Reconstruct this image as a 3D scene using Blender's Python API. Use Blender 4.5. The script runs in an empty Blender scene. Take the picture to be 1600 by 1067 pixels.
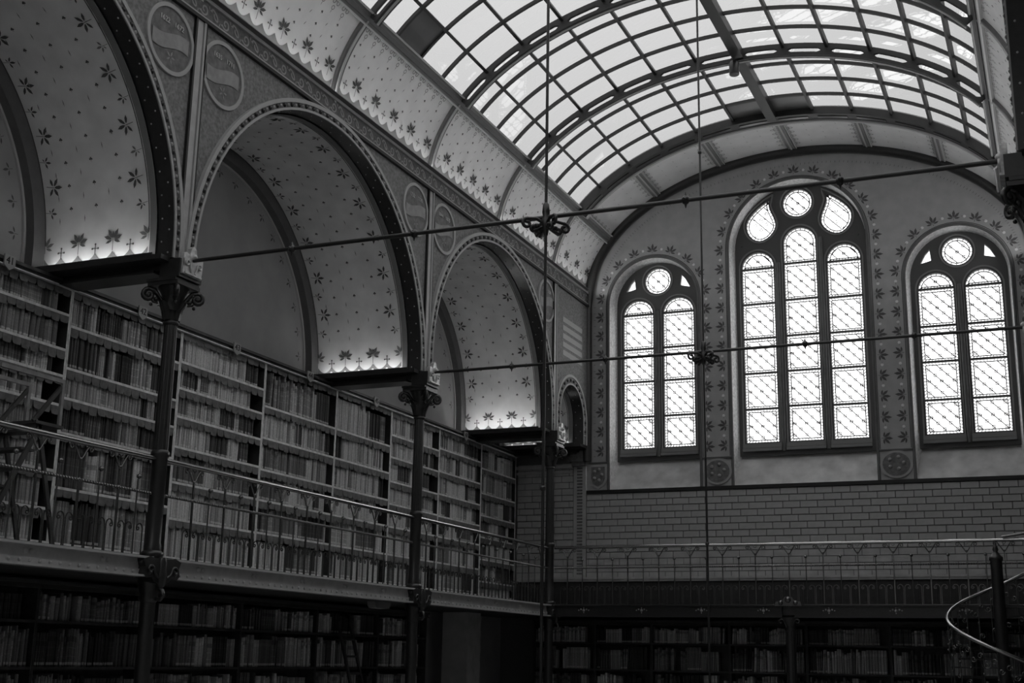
import bpy, math, random
from mathutils import Vector, Matrix
random.seed(7)
R = math.radians
sin, cos, pi = math.sin, math.cos, math.pi
SC = bpy.context.scene
COL = SC.collection

# ------------------------------------------------------------------ camera, sky, exposure
CAM_POS = (8.3892, 0.0, -0.9071)
YAW, PITCH, ROLL, FPX = -0.4048, 0.2410, 0.01731, 2009.9
_F = Vector((sin(YAW)*cos(PITCH), cos(YAW)*cos(PITCH), sin(PITCH)))
_R = Vector((cos(YAW), -sin(YAW), 0)); _U = _R.cross(_F)
_R2 = cos(ROLL)*_R + sin(ROLL)*_U; _U2 = -sin(ROLL)*_R + cos(ROLL)*_U
cd = bpy.data.cameras.new('camera'); cam = bpy.data.objects.new('camera', cd); COL.objects.link(cam)
m = Matrix((_R2, _U2, -_F)).transposed().to_4x4(); m.translation = Vector(CAM_POS); cam.matrix_world = m
cd.sensor_width = 36.0; cd.lens = FPX/1600.0*36.0; cd.clip_start = 0.05; cd.clip_end = 300
SC.camera = cam
wd = bpy.data.worlds.new('overcast_sky'); SC.world = wd; wd.use_nodes = True
SKY_ZENITH = 3.6
_n = wd.node_tree.nodes; _l = wd.node_tree.links                 # standard overcast sky: L = Lz (1 + 2 sin h) / 3
_tc = _n.new('ShaderNodeTexCoord'); _sx = _n.new('ShaderNodeSeparateXYZ'); _l.new(_tc.outputs['Generated'], _sx.inputs[0])
_mx = _n.new('ShaderNodeMath'); _mx.operation = 'MAXIMUM'; _mx.inputs[1].default_value = 0.0; _l.new(_sx.outputs['Z'], _mx.inputs[0])
_ma = _n.new('ShaderNodeMath'); _ma.operation = 'MULTIPLY_ADD'; _ma.inputs[1].default_value = 2/3*SKY_ZENITH; _ma.inputs[2].default_value = SKY_ZENITH/3
_l.new(_mx.outputs[0], _ma.inputs[0]); _l.new(_ma.outputs[0], _n['Background'].inputs[1])
_n['Background'].inputs[0].default_value = (1, 1, 1, 1)
SC.view_settings.view_transform = 'Standard'; SC.view_settings.look = 'None'
SC.view_settings.gamma = 1.0; SC.view_settings.use_curve_mapping = False
SC.view_settings.exposure = 1.27
UPLIGHT = 5.0; ADDED_STRIP = 10.5
SC.cycles.use_denoising = True
SC.cycles.max_bounces = 10; SC.cycles.diffuse_bounces = 5; SC.cycles.transparent_max_bounces = 12
SC.cycles.sample_clamp_indirect = 4.0

# ------------------------------------------------------------------ main dimensions (metres)
W = 8.387; XC = W/2                  # hall width between the column rows
Y1, Y2, Y3, YE = 10.544, 16.248, 21.428, 23.374
YCOL = [-5.9, -0.42, 5.06, Y1, Y2, Y3]
ZF = -2.6                            # ground floor
XS = -1.465                          # front of the gallery bookcases
XW = -1.76                           # wall behind them
ZFR0, ZFR1 = 5.88, 6.165             # frieze
VA, VB, VZ = 4.19, 2.6, 6.05         # hall vault ellipse
YRIB = [-5.9, -3.1, -0.42, 2.3, 5.06, 7.8, Y1, 13.42, Y2, 18.85, Y3]
T0 = R(28.0)
TP = [28, 38.7, 50, 60.6, 70.5, 80.2, 90, 99.8, 109.5, 119.4, 130, 141.3, 152]

# ------------------------------------------------------------------ materials
def mat(name, col, rough=.7, metal=0, var=.0, scale=8, bump=0, spec=.5, detail=4, attr=None, var2=None):
    M = bpy.data.materials.new(name); M.use_nodes = True
    nt = M.node_tree; N = nt.nodes; L = nt.links; b = N['Principled BSDF']
    if isinstance(col, (int, float)): col = (col, col, col)
    b.inputs['Base Color'].default_value = (*col, 1); b.inputs['Roughness'].default_value = rough
    b.inputs['Metallic'].default_value = metal; b.inputs['Specular IOR Level'].default_value = spec
    src = None
    if attr:
        a = N.new('ShaderNodeAttribute'); a.attribute_name = attr; src = a.outputs['Color']
    if var or bump:
        tc = N.new('ShaderNodeTexCoord'); nz = N.new('ShaderNodeTexNoise')
        nz.inputs['Scale'].default_value = scale; nz.inputs['Detail'].default_value = detail
        L.new(tc.outputs['Object'], nz.inputs['Vector'])
        if var:
            mr = N.new('ShaderNodeMapRange')
            mr.inputs['From Min'].default_value = .3; mr.inputs['From Max'].default_value = .7
            mr.inputs['To Min'].default_value = 1-var; mr.inputs['To Max'].default_value = 1+var
            L.new(nz.outputs['Fac'], mr.inputs['Value'])
            mx = N.new('ShaderNodeMix'); mx.data_type = 'RGBA'; mx.blend_type = 'MULTIPLY'
            mx.inputs['Factor'].default_value = 1
            if src: L.new(src, mx.inputs['A'])
            else: mx.inputs['A'].default_value = (*col, 1)
            L.new(mr.outputs['Result'], mx.inputs['B']); src = mx.outputs['Result']
        if bump:
            bp = N.new('ShaderNodeBump'); bp.inputs['Strength'].default_value = bump; bp.inputs['Distance'].default_value = .02
            L.new(nz.outputs['Fac'], bp.inputs['Height']); L.new(bp.outputs['Normal'], b.inputs['Normal'])
    if src: L.new(src, b.inputs['Base Color'])
    return M

def glass(name, tcol, lcol, mix, refl, wav=0):
    M = bpy.data.materials.new(name); M.use_nodes = True
    nt = M.node_tree; N = nt.nodes; L = nt.links; N.remove(N['Principled BSDF'])
    tr = N.new('ShaderNodeBsdfTransparent'); tr.inputs[0].default_value = (tcol,)*3+(1,)
    tl = N.new('ShaderNodeBsdfTranslucent'); tl.inputs[0].default_value = (lcol,)*3+(1,)
    mx = N.new('ShaderNodeMixShader'); mx.inputs[0].default_value = mix
    L.new(tr.outputs[0], mx.inputs[1]); L.new(tl.outputs[0], mx.inputs[2])
    gl = N.new('ShaderNodeBsdfGlossy'); gl.inputs['Roughness'].default_value = .02; gl.inputs['Color'].default_value = (.9,)*3+(1,)
    fr = N.new('ShaderNodeFresnel'); fr.inputs['IOR'].default_value = 1.5
    mm = N.new('ShaderNodeMath'); mm.operation = 'MULTIPLY'; mm.inputs[1].default_value = refl; L.new(fr.outputs[0], mm.inputs[0])
    m2 = N.new('ShaderNodeMixShader'); L.new(mm.outputs[0], m2.inputs[0]); L.new(mx.outputs[0], m2.inputs[1]); L.new(gl.outputs[0], m2.inputs[2])
    if wav:
        nz = N.new('ShaderNodeTexNoise'); nz.inputs['Scale'].default_value = 2.5
        tc = N.new('ShaderNodeTexCoord'); L.new(tc.outputs['Object'], nz.inputs['Vector'])
        bp = N.new('ShaderNodeBump'); bp.inputs['Strength'].default_value = wav; bp.inputs['Distance'].default_value = .02
        L.new(nz.outputs['Fac'], bp.inputs['Height']); L.new(bp.outputs['Normal'], gl.inputs['Normal'])
    L.new(m2.outputs[0], N['Material Output'].inputs[0])
    return M

def emit(name, s):
    M = bpy.data.materials.new(name); M.use_nodes = True; N = M.node_tree.nodes; b = N['Principled BSDF']
    b.inputs['Base Color'].default_value = (.8, .8, .8, 1)
    b.inputs['Emission Color'].default_value = (1, 1, 1, 1); b.inputs['Emission Strength'].default_value = s
    return M

M = dict(
    vault=mat('painted_vault_plaster', 0.8, .8, var=.10, scale=3, bump=.08, detail=6),
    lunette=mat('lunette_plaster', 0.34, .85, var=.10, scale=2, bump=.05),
    cove=mat('painted_cove_plaster', 0.82, .8, var=.06, scale=3, detail=6),
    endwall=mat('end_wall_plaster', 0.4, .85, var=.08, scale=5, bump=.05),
    sill=mat('sill_plaster', 0.62, .8, var=.25, scale=3, detail=6),
    reveal=mat('reveal_plaster', 0.85, .8, var=.22, scale=22, detail=5),
    motif=mat('dark_painted_motif', 0.1, .85),
    motif_mid=mat('grey_painted_motif', 0.22, .85),
    motif_end=mat('end_wall_dark_motif', .10, .85),
    motif_light=mat('pale_painted_motif', 0.8, .8),
    spandrel=mat('painted_spandrel', 0.21, .75, var=.35, scale=26, detail=6),
    spandrel_line=mat('spandrel_pale_line', 0.44, .7),
    roundel=mat('roundel_ground', 0.17, .75, var=.3, scale=14),
    banner=mat('banner_paint', 0.32, .75, var=.15, scale=10),
    frieze=mat('frieze_ground', 0.14, .7, var=.3, scale=20),
    ornament=mat('frieze_ornament', 0.38, .6),
    iron=mat('dark_cast_iron', .022, .30, metal=.0, var=.25, scale=20, spec=.7),
    rail=mat('bronzed_rail_iron', .20, .24, metal=.9, spec=.6),
    handrail=mat('polished_handrail', .5, .16, metal=1),
    girder=mat('painted_girder_steel', 0.45, .42, var=.12, scale=9, spec=.6),
    gilt=mat('gilded_relief', .62, .38, metal=.35, var=.3, scale=18),
    steel=mat('skylight_steel', 0.032, .5, var=.1, spec=.5),
    steelpale=mat('skylight_flange_steel', 0.4, .5),
    curb=mat('skylight_curb_paint', 0.24, .6),
    rib=mat('vault_rib_paint', 0.13, .6, var=.1),
    ribpale=mat('vault_rib_fillet', 0.5, .6),
    wood=mat('dark_oak', 0.05, .5, var=.3, scale=9),
    oak_mid=mat('brown_oak', .30, .5, var=.2, scale=10),
    woodedge=mat('lit_oak_edge', 0.82, .45, var=.25, scale=12),  # light caught by the shelf edges is put into this pale colour
    cloth=mat('dust_flap_leather', 0.17, .7, var=.3, scale=14, bump=.1),
    book=mat('book_cover', .2, .55, attr='Col', var=.18, scale=60),
    brick=mat('glazed_brick', 0.42, .55, var=.12, scale=5),
    mortar=mat('mortar', 0.14, .9),
    wainscot=mat('wainscot_oak', .03, .55, var=.25, scale=8),
    tracery=mat('window_tracery_paint', 0.09, .6),
    lead=mat('lead_came', .03, .6),
    floor=mat('floor_boards', 0.35, .5, var=.3, scale=4),
    pane=glass('milk_glass', .122, .127, .25, .9, .03),
    wpane=glass('cathedral_glass', .84, .8, .5, .5, 0),
    wborder=glass('seedy_border_glass', .74, .7, .5, .5, 0),
    darkpane=mat('blanked_pane', .10, .35, var=.12, scale=2),
    lamp=emit('lamp_glow', UPLIGHT), lamp_strong=emit('strong_lamp_glow', UPLIGHT*2), lamp_soft=emit('soft_lamp_glow', UPLIGHT*.35), strip=emit('added_strip_glow', ADDED_STRIP),
    plate=mat('number_plate_enamel', 0.38, .5),
    ink=mat('numeral_ink', .02, .6),
    white=mat('painted_digits', .62, .6),
    grey=mat('fixture_grey', .20, .5),
    black=mat('matt_black', .012, .5),
)

# ------------------------------------------------------------------ mesh helpers
class MB:
    def __init__(s): s.v = []; s.f = []; s.mi = []; s.c = []; s.col = None; s.cur = 0; s.sm = []; s.smooth = False
    def addv(s, pts): n = len(s.v); s.v += [tuple(p) for p in pts]; return n
    def face(s, idx): s.f.append(tuple(idx)); s.mi.append(s.cur); s.c.append(s.col); s.sm.append(s.smooth)
    def poly(s, pts): n = s.addv(pts); s.face(range(n, n+len(pts)))
    def box(s, x0, y0, z0, x1, y1, z1):
        n = s.addv([(x0,y0,z0),(x1,y0,z0),(x1,y1,z0),(x0,y1,z0),(x0,y0,z1),(x1,y0,z1),(x1,y1,z1),(x0,y1,z1)])
        for q in ((0,3,2,1),(4,5,6,7),(0,1,5,4),(1,2,6,5),(2,3,7,6),(3,0,4,7)): s.face([n+i for i in q])
    def grid(s, rows, closed=False):
        k = len(rows[0]); n = s.addv([p for r in rows for p in r])
        for i in range(len(rows)-1):
            for j in range(k if closed else k-1):
                a = n+i*k+j; b = n+i*k+(j+1) % k
                s.face((a, b, b+k, a+k))
    def cap(s, ring): s.poly(ring)
    def lathe(s, prof, seg=16, c=(0,0,0), flute=0, nfl=0, caps=True):
        sm = s.smooth; s.smooth = True
        rows = []
        for r, z in prof:
            rows.append([(c[0]+(r*(1-flute*(.5+.5*cos(nfl*2*pi*j/seg))))*cos(2*pi*j/seg),
                          c[1]+(r*(1-flute*(.5+.5*cos(nfl*2*pi*j/seg))))*sin(2*pi*j/seg), c[2]+z) for j in range(seg)])
        s.grid(rows, True)
        s.smooth = sm
        if caps: s.cap(rows[0][::-1]); s.cap(rows[-1])
    def tube(s, path, r, seg=6, caps=True, up=(0,0,1)):
        sm = s.smooth; s.smooth = seg > 4
        P = [Vector(p) for p in path]; rows = []; n = len(P)
        prev = None
        for i, p in enumerate(P):
            t = (P[min(i+1, n-1)]-P[max(i-1, 0)])
            if t.length < 1e-9: t = Vector((0,0,1))
            t.normalize()
            if prev is None:
                u = Vector(up); u = u - t*u.dot(t)
                if u.length < .1: u = Vector((1,0,0)) - t*t.x
                u.normalize()
            else:
                u = prev - t*prev.dot(t)
                if u.length < 1e-6: u = t.orthogonal()
                u.normalize()
            prev = u; w = t.cross(u)
            rr = r(i/(n-1)) if callable(r) else r
            rows.append([tuple(p + (u*cos(2*pi*(j+.5)/seg)+w*sin(2*pi*(j+.5)/seg))*rr) for j in range(seg)])
        s.grid(rows, True); s.smooth = sm
        if caps: s.cap(rows[0]); s.cap(rows[-1][::-1])
    def ball(s, c, r, seg=8, rings=5, sz=1.0):
        s.lathe([(max(r*sin(pi*i/rings), r*.02), -r*sz*cos(pi*i/rings)) for i in range(rings+1)], seg, c)
    def bar(s, a, b, wdt, hgt, up=(0,0,1)):
        a = Vector(a); b = Vector(b); t = (b-a).normalized(); u = Vector(up); u = (u-t*u.dot(t)).normalized(); w = t.cross(u)
        o = [(-wdt/2,-hgt/2),(wdt/2,-hgt/2),(wdt/2,hgt/2),(-wdt/2,hgt/2)]
        s.grid([[tuple(p+w*x+u*y) for x, y in o] for p in (a, b)], True)
        s.cap([tuple(a+w*x+u*y) for x, y in o[::-1]]); s.cap([tuple(b+w*x+u*y) for x, y in o])
    def prism(s, poly, f0, f1):
        a = [f0(*p) for p in poly]; b = [f1(*p) for p in poly]
        s.poly(a[::-1]); s.poly(b); n = len(poly)
        for i in range(n): j = (i+1) % n; s.poly([a[i], a[j], b[j], b[i]])
    def mesh(s, name, mats):
        me = bpy.data.meshes.new(name); me.from_pydata(s.v, [], s.f)
        for q in (mats if isinstance(mats, (list, tuple)) else [mats]): me.materials.append(q)
        me.polygons.foreach_set('material_index', s.mi)
        me.polygons.foreach_set('use_smooth', s.sm)
        if any(c is not None for c in s.c):
            ca = me.color_attributes.new('Col', 'FLOAT_COLOR', 'CORNER'); buf = []
            for f, c in zip(s.f, s.c):
                c = .2 if c is None else c
                buf += [c, c, c, 1.0]*len(f)
            ca.data.foreach_set('color', buf)
        me.update(); return me
    def build(s, name, mats, parent=None, loc=None):
        return put(name, s.mesh(name, mats), parent, loc)

def put(name, data, parent=None, loc=None, rz=0):
    o = bpy.data.objects.new(name, data); COL.objects.link(o)
    if parent: o.parent = parent
    if loc: o.location = loc
    if rz: o.rotation_euler.z = rz
    return o
def tag(o, label=None, cat=None, group=None, kind=None):
    if label: o['label'] = label
    if cat: o['category'] = cat
    if group: o['group'] = group
    if kind: o['kind'] = kind
    return o
def empty(name, loc=(0,0,0), rz=0): return put(name, None, None, loc, rz)
def copy_tree(o, parent=None):
    c = o.copy(); COL.objects.link(c); c.parent = parent
    for ch in list(o.children): copy_tree(ch, c)
    return c
def struct(name, mb, mats, label=None):
    return tag(mb.build(name, mats), label, None, None, 'structure')
def text(body, size, mtl, parent, mw, ext=.002, name='numeral'):
    cu = bpy.data.curves.new(name, 'FONT'); cu.body = body; cu.size = size; cu.extrude = ext
    cu.align_x = 'CENTER'; cu.align_y = 'CENTER'; cu.materials.append(mtl)
    t = bpy.data.objects.new('tmp', cu); COL.objects.link(t)
    me = bpy.data.meshes.new_from_object(t.evaluated_get(bpy.context.evaluated_depsgraph_get())); bpy.data.objects.remove(t)
    me.name = name; me.materials.clear(); me.materials.append(mtl)
    o = bpy.data.objects.new(name, me); COL.objects.link(o); o.parent = parent; o.matrix_local = mw; return o
ORD = ['first','second','third','fourth','fifth','sixth','seventh','eighth','ninth','tenth','eleventh','twelfth']
def nth(i):
    n = i+1
    if n <= 12: return ORD[i]
    return '%d%s' % (n, 'th' if 10 < n % 100 < 14 else {1:'st',2:'nd',3:'rd'}.get(n % 10, 'th'))

# flat motif outlines in (u, v); u grows "up"
def rot(pts, a, c=(0,0), s=1.0):
    return [(c[0]+s*(p[0]*cos(a)-p[1]*sin(a)), c[1]+s*(p[0]*sin(a)+p[1]*cos(a))) for p in pts]
LEAFLET = [(0,0),(.25,.13),(.6,.17),(1,0),(.6,-.17),(.25,-.13)]      # points along +u
def leaf_fan(c, s, ang, spread, lens, stem=0):
    out = []
    for k, ln in zip(spread, lens): out.append(rot([(p[0]*ln+.12, p[1]*ln) for p in LEAFLET], ang+R(k), c, s))
    if stem: out.append(rot([(.1,.03),(-stem,.03),(-stem,-.03),(.1,-.03)], ang, c, s))
    return out
def leaf5(c, s, ang): return leaf_fan(c, s, ang, (-118,-62,-5,50,112), (.85,1,1.05,1,.9), .9)
def leaf3(c, s, ang): return leaf_fan(c, s*.8, ang, (-60,0,60,-130), (.8,.95,.8,.5), .9)
def palm(c, s, ang): return leaf_fan(c, s, ang, (-110,-70,-30,0,30,70,110), (.75,.95,1,.7,1,.95,.75), 1.0)
def disc(c, r, n=6): return [(c[0]+r*cos(2*pi*i/n), c[1]+r*sin(2*pi*i/n)) for i in range(n)]
def trefoil(c, s, ang):
    return [rot(disc((.35,0),.3), ang, c, s), rot(disc((0,.33),.3), ang, c, s), rot(disc((0,-.33),.3), ang, c, s), rot([(0,.06),(-.7,.06),(-.7,-.06),(0,-.06)], ang, c, s)]
def dash(c, s, ang): return [rot([(-1,0),(0,.14),(1,0),(0,-.14)], ang, c, s)]
def cross(c, s, ang):
    return [rot([(-1,.09),(.7,.09),(.7,-.09),(-1,-.09)], ang, c, s), rot([(.0,-.6),(.12,-.6),(.12,.6),(0,.6)], ang, c, s),
            rot(disc((.8,0),.2), ang, c, s), rot(disc((.06,.6),.2), ang, c, s), rot(disc((.06,-.6),.2), ang, c, s)]
def ringpoly(c, r, t=.28, n=10):
    out = []
    for i in range(n):
        a, b = 2*pi*i/n, 2*pi*(i+1)/n
        out.append([(c[0]+r*cos(a), c[1]+r*sin(a)), (c[0]+r*cos(b), c[1]+r*sin(b)), (c[0]+r*(1-t)*cos(b), c[1]+r*(1-t)*sin(b)), (c[0]+r*(1-t)*cos(a), c[1]+r*(1-t)*sin(a))])
    return out
def scallops(u0, v0, v1, n, dep, thick):
    """band along v whose upper edge is a row of hollow scallops with raised cusps"""
    out = []; w = (v1-v0)/n
    for k in range(n):
        for i in range(8):
            a, b = i/8, (i+1)/8
            ha = dep*abs(2*a-1)**1.9; hb = dep*abs(2*b-1)**1.9
            va, vb = v0+w*(k+a), v0+w*(k+b)
            out.append([(u0, va), (u0+thick+ha, va), (u0+thick+hb, vb), (u0, vb)])
    return out

# ------------------------------------------------------------------ big structure: floors and walls
b = MB(); b.box(XW-.2, -6.2, ZF-.15, W+1.9, YE+.2, ZF); struct('floor', b, M['floor'])
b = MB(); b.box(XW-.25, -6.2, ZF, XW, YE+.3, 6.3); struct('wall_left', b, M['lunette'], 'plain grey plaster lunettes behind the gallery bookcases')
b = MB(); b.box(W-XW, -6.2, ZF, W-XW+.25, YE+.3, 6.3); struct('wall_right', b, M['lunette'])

# ------------------------------------------------------------------ hall vault helpers
def vpt(t, y, off=0.0):
    """point on the hall vault at angle t (0 = left springing), moved inwards by off"""
    nx, nz = -cos(t)/VA, sin(t)/VB; l = math.hypot(nx, nz)
    return (XC-VA*cos(t)-nx/l*off, y, VZ+VB*sin(t)-nz/l*off)
def vz(x):
    u = max(-1, min(1, (x-XC)/VA)); return VZ+VB*math.sqrt(max(0, 1-u*u))
def fr(a, bb, n): return [a+(bb-a)*i/n for i in range(n+1)]

# ------------------------------------------------------------------ end wall with three traceried windows
DG = YE+.40
WIN = [  # centre, wall half width, wall spring, frame half width, frame spring
    dict(c=1.355, hw=.915, sp=5.91, fw=.82, fs=5.97),
    dict(c=4.175, hw=1.31, sp=6.79, fw=1.225, fs=6.86),
    dict(c=7.015, hw=.915, sp=5.91, fw=.82, fs=5.97)]
ZSILL, ZSILLG = 2.235, 2.86
wall_back = empty('wall_back', (0, 0, 0)); tag(wall_back, 'end wall of plaster and glazed brick under the great windows', None, None, 'structure')
b = MB()
xs = set(fr(0, W, 60))
for w in WIN:
    xs |= {w['c']-w['hw']*cos(pi*i/28) for i in range(29)}
xs = sorted(xs)
def otop(x):
    for w in WIN:
        if abs(x-w['c']) < w['hw']-1e-6: return w['sp']+math.sqrt(w['hw']**2-(x-w['c'])**2)
    return None
for xa, xb in zip(xs, xs[1:]):
    if xb-xa < 1e-6: continue
    mid = (xa+xb)/2; o = otop(mid)
    if o is None: za = zb = ZSILL-.06
    else:
        w = [w for w in WIN if abs(mid-w['c']) < w['hw']][0]
        f = lambda x: w['sp']+math.sqrt(max(0, w['hw']**2-(x-w['c'])**2))
        za, zb = f(xa), f(xb)
    b.poly([(xa, YE, za), (xb, YE, zb), (xb, YE, vz(xb)+.4), (xa, YE, vz(xa)+.4)])
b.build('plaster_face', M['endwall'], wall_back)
# gallery ends of the wall and backing of the brickwork
b = MB()
for x0, x1 in ((XW, 0), (W, W-XW)): b.box(x0, YE+.004, ZF, x1, YE+.3, 6.3)
b.box(0, YE+.004, ZF, W, YE+.2, ZSILL)
b.build('mortar_backing', M['mortar'], wall_back)
b = MB(); b.box(0, YE-.035, ZSILL-.055, W, YE+.05, ZSILL+.01); b.build('sill_string_course', M['black'], wall_back)

def outline(c, hw, sp, zb, n=28):
    return [(c-hw, zb)]+[(c-hw*cos(pi*i/n), sp+hw*sin(pi*i/n)) for i in range(n+1)]+[(c+hw, zb)]
def curve_plate(name, outs, ext, bev, mtl, parent, y, mi=0):
    cu = bpy.data.curves.new(name, 'CURVE'); cu.dimensions = '2D'; cu.fill_mode = 'BOTH'; cu.extrude = ext; cu.bevel_depth = bev
    for o in outs:
        s = cu.splines.new('POLY'); s.points.add(len(o)-1); s.use_cyclic_u = True
        for p, (x, z) in zip(s.points, o): p.co = (x, z, 0, 1)
    t = bpy.data.objects.new('tmp', cu); COL.objects.link(t)
    dg = bpy.context.evaluated_depsgraph_get()
    me = bpy.data.meshes.new_from_object(t.evaluated_get(dg)); bpy.data.objects.remove(t)
    me.transform(Matrix.Rotation(pi/2, 4, 'X')); me.materials.clear(); me.materials.append(mtl); me.name = name
    return put(name, me, parent, (0, y, 0))
def circle(c, z, r, n=32): return [(c+r*cos(2*pi*i/n), z+r*sin(2*pi*i/n)) for i in range(n)]
def inset(poly, d):
    n = len(poly); A = sum(poly[i][0]*poly[(i+1) % n][1]-poly[(i+1) % n][0]*poly[i][1] for i in range(n)); sg = 1 if A > 0 else -1
    out = []
    for i in range(n):
        p0, p1, p2 = poly[i-1], poly[i], poly[(i+1) % n]
        e1 = Vector((p1[0]-p0[0], p1[1]-p0[1])); e2 = Vector((p2[0]-p1[0], p2[1]-p1[1]))
        if e1.length < 1e-9 or e2.length < 1e-9: out.append(p1); continue
        e1.normalize(); e2.normalize()
        nn = Vector((-(e1.y+e2.y), e1.x+e2.x))*sg
        if nn.length < 1e-6: nn = Vector((-e1.y, e1.x))*sg
        nn.normalize(); k = d/max(.45, abs(nn.dot(Vector((-e1.y, e1.x))*sg)))
        out.append((p1[0]+nn.x*k, p1[1]+nn.y*k))
    return out
def inpoly(x, z, P):
    r = False; n = len(P)
    for i in range(n):
        (x1, z1), (x2, z2) = P[i], P[(i+1) % n]
        if (z1 > z) != (z2 > z) and x < (x2-x1)*(z-z1)/(z2-z1)+x1: r = not r
    return r
def P3(x, z, y): return (x, y, z)
def seg2(mb, a, c, wd, y): mb.bar(P3(*a, y), P3(*c, y), wd, .010, up=(0, 1, 0))
def loop2(mb, poly, wd, y):
    for i in range(len(poly)): seg2(mb, poly[i], poly[(i+1) % len(poly)], wd, y)
def leading(mb, P, y, orig, pitch=.215, border=.055):
    inn = inset(P, border)
    loop2(mb, inn, .018, y)
    acc = 0
    for i in range(len(P)):                                   # short leads across the border strip
        a, c = Vector(P[i]), Vector(P[(i+1) % len(P)]); ia, ic = Vector(inn[i]), Vector(inn[(i+1) % len(P)])
        L = (c-a).length; n = max(1, int(L/.06)); 
        if L < .06:
            acc += L
            if acc < .06: continue
            acc = 0; n = 1
        for k in range(n): t = (k+.5)/n; seg2(mb, a.lerp(c, t), ia.lerp(ic, t), .012, y)
    x0, x1 = min(p[0] for p in inn), max(p[0] for p in inn); z0, z1 = min(p[1] for p in inn), max(p[1] for p in inn)
    def run(px, pz, dx, dz, wd):
        L = max(x1-x0, z1-z0)*1.6; n = int(L/.02); st = None; last = None
        for k in range(n+1):
            s = -L/2+L*k/n; x, z = px+dx*s, pz+dz*s
            if inpoly(x, z, inn):
                if st is None: st = (x, z)
                last = (x, z)
            elif st is not None:
                if math.dist(st, last) > .03: seg2(mb, st, last, wd, y)
                st = None
        if st is not None and math.dist(st, last) > .03: seg2(mb, st, last, wd, y)
    cx, cz = (x0+x1)/2, (z0+z1)/2
    sq = math.sqrt(.5)
    for k in range(-4, 5):
        xx = orig[0]+k*pitch
        base = xx-cx
        if abs(base) > (x1-x0)/2+(z1-z0): continue
        run(cx+base/2, cz+base/2, sq, -sq, .017)          # main diagonals
        run(cx+base/2, cz-base/2, sq, sq, .006)             # fainter return diagonals
    run(cx, cz, 1, 0, .007)
    for i in range(-2, 3):
        for j in range(-3, 4):
            x, z = cx+i*pitch/2, cz+j*pitch/2
            if (i+j) % 2 == 0 and inpoly(x-.04, z, inn) and inpoly(x+.04, z, inn) and inpoly(x, z-.04, inn) and inpoly(x, z+.04, inn):
                loop2(mb, circle(x, z, .028, 8), .011, y)
def glazing(root, P, orig):
    """one pane: clear field, seedy border strip, its leads as a sub-part"""
    inn = inset(P, .055); g = MB(); y = DG+.02
    g.poly([P3(x, z, y) for x, z in inn]); g.cur = 1
    for i in range(len(P)): j = (i+1) % len(P); g.poly([P3(*P[i], y), P3(*P[j], y), P3(*inn[j], y), P3(*inn[i], y)])
    o = g.build('pane', [M['wpane'], M['wborder']], root)
    l = MB(); leading(l, P, y-.012, orig); l.build('leading', M['lead'], o)
TEAR = [(0.514,7.881),(0.655,7.8),(0.827,7.668),(0.966,7.52),(1.022,7.374),(0.987,7.194),(0.867,7.052),(0.723,7.012),(0.566,7.076),(0.451,7.213),(0.421,7.326),(0.454,7.47),(0.516,7.606),(0.55,7.728),(0.532,7.82)]
def smooth_poly(P, it=1):
    for _ in range(it):
        Q = []
        for i in range(len(P)):
            p, q = P[i], P[(i+1) % len(P)]
            if i == 0: Q.append(p); Q.append((.75*p[0]+.25*q[0], .75*p[1]+.25*q[1])) if False else None
            Q += [(.75*p[0]+.25*q[0], .75*p[1]+.25*q[1]), (.25*p[0]+.75*q[0], .25*p[1]+.75*q[1])]
        P = Q
    return P
TEAR = smooth_poly(TEAR)
WLAB = ['left of the three arched windows, two lancets under a rosette', 'tall middle arched window, three lancets with rosette and teardrops', 'right of the three arched windows, two lancets under a rosette']
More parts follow.
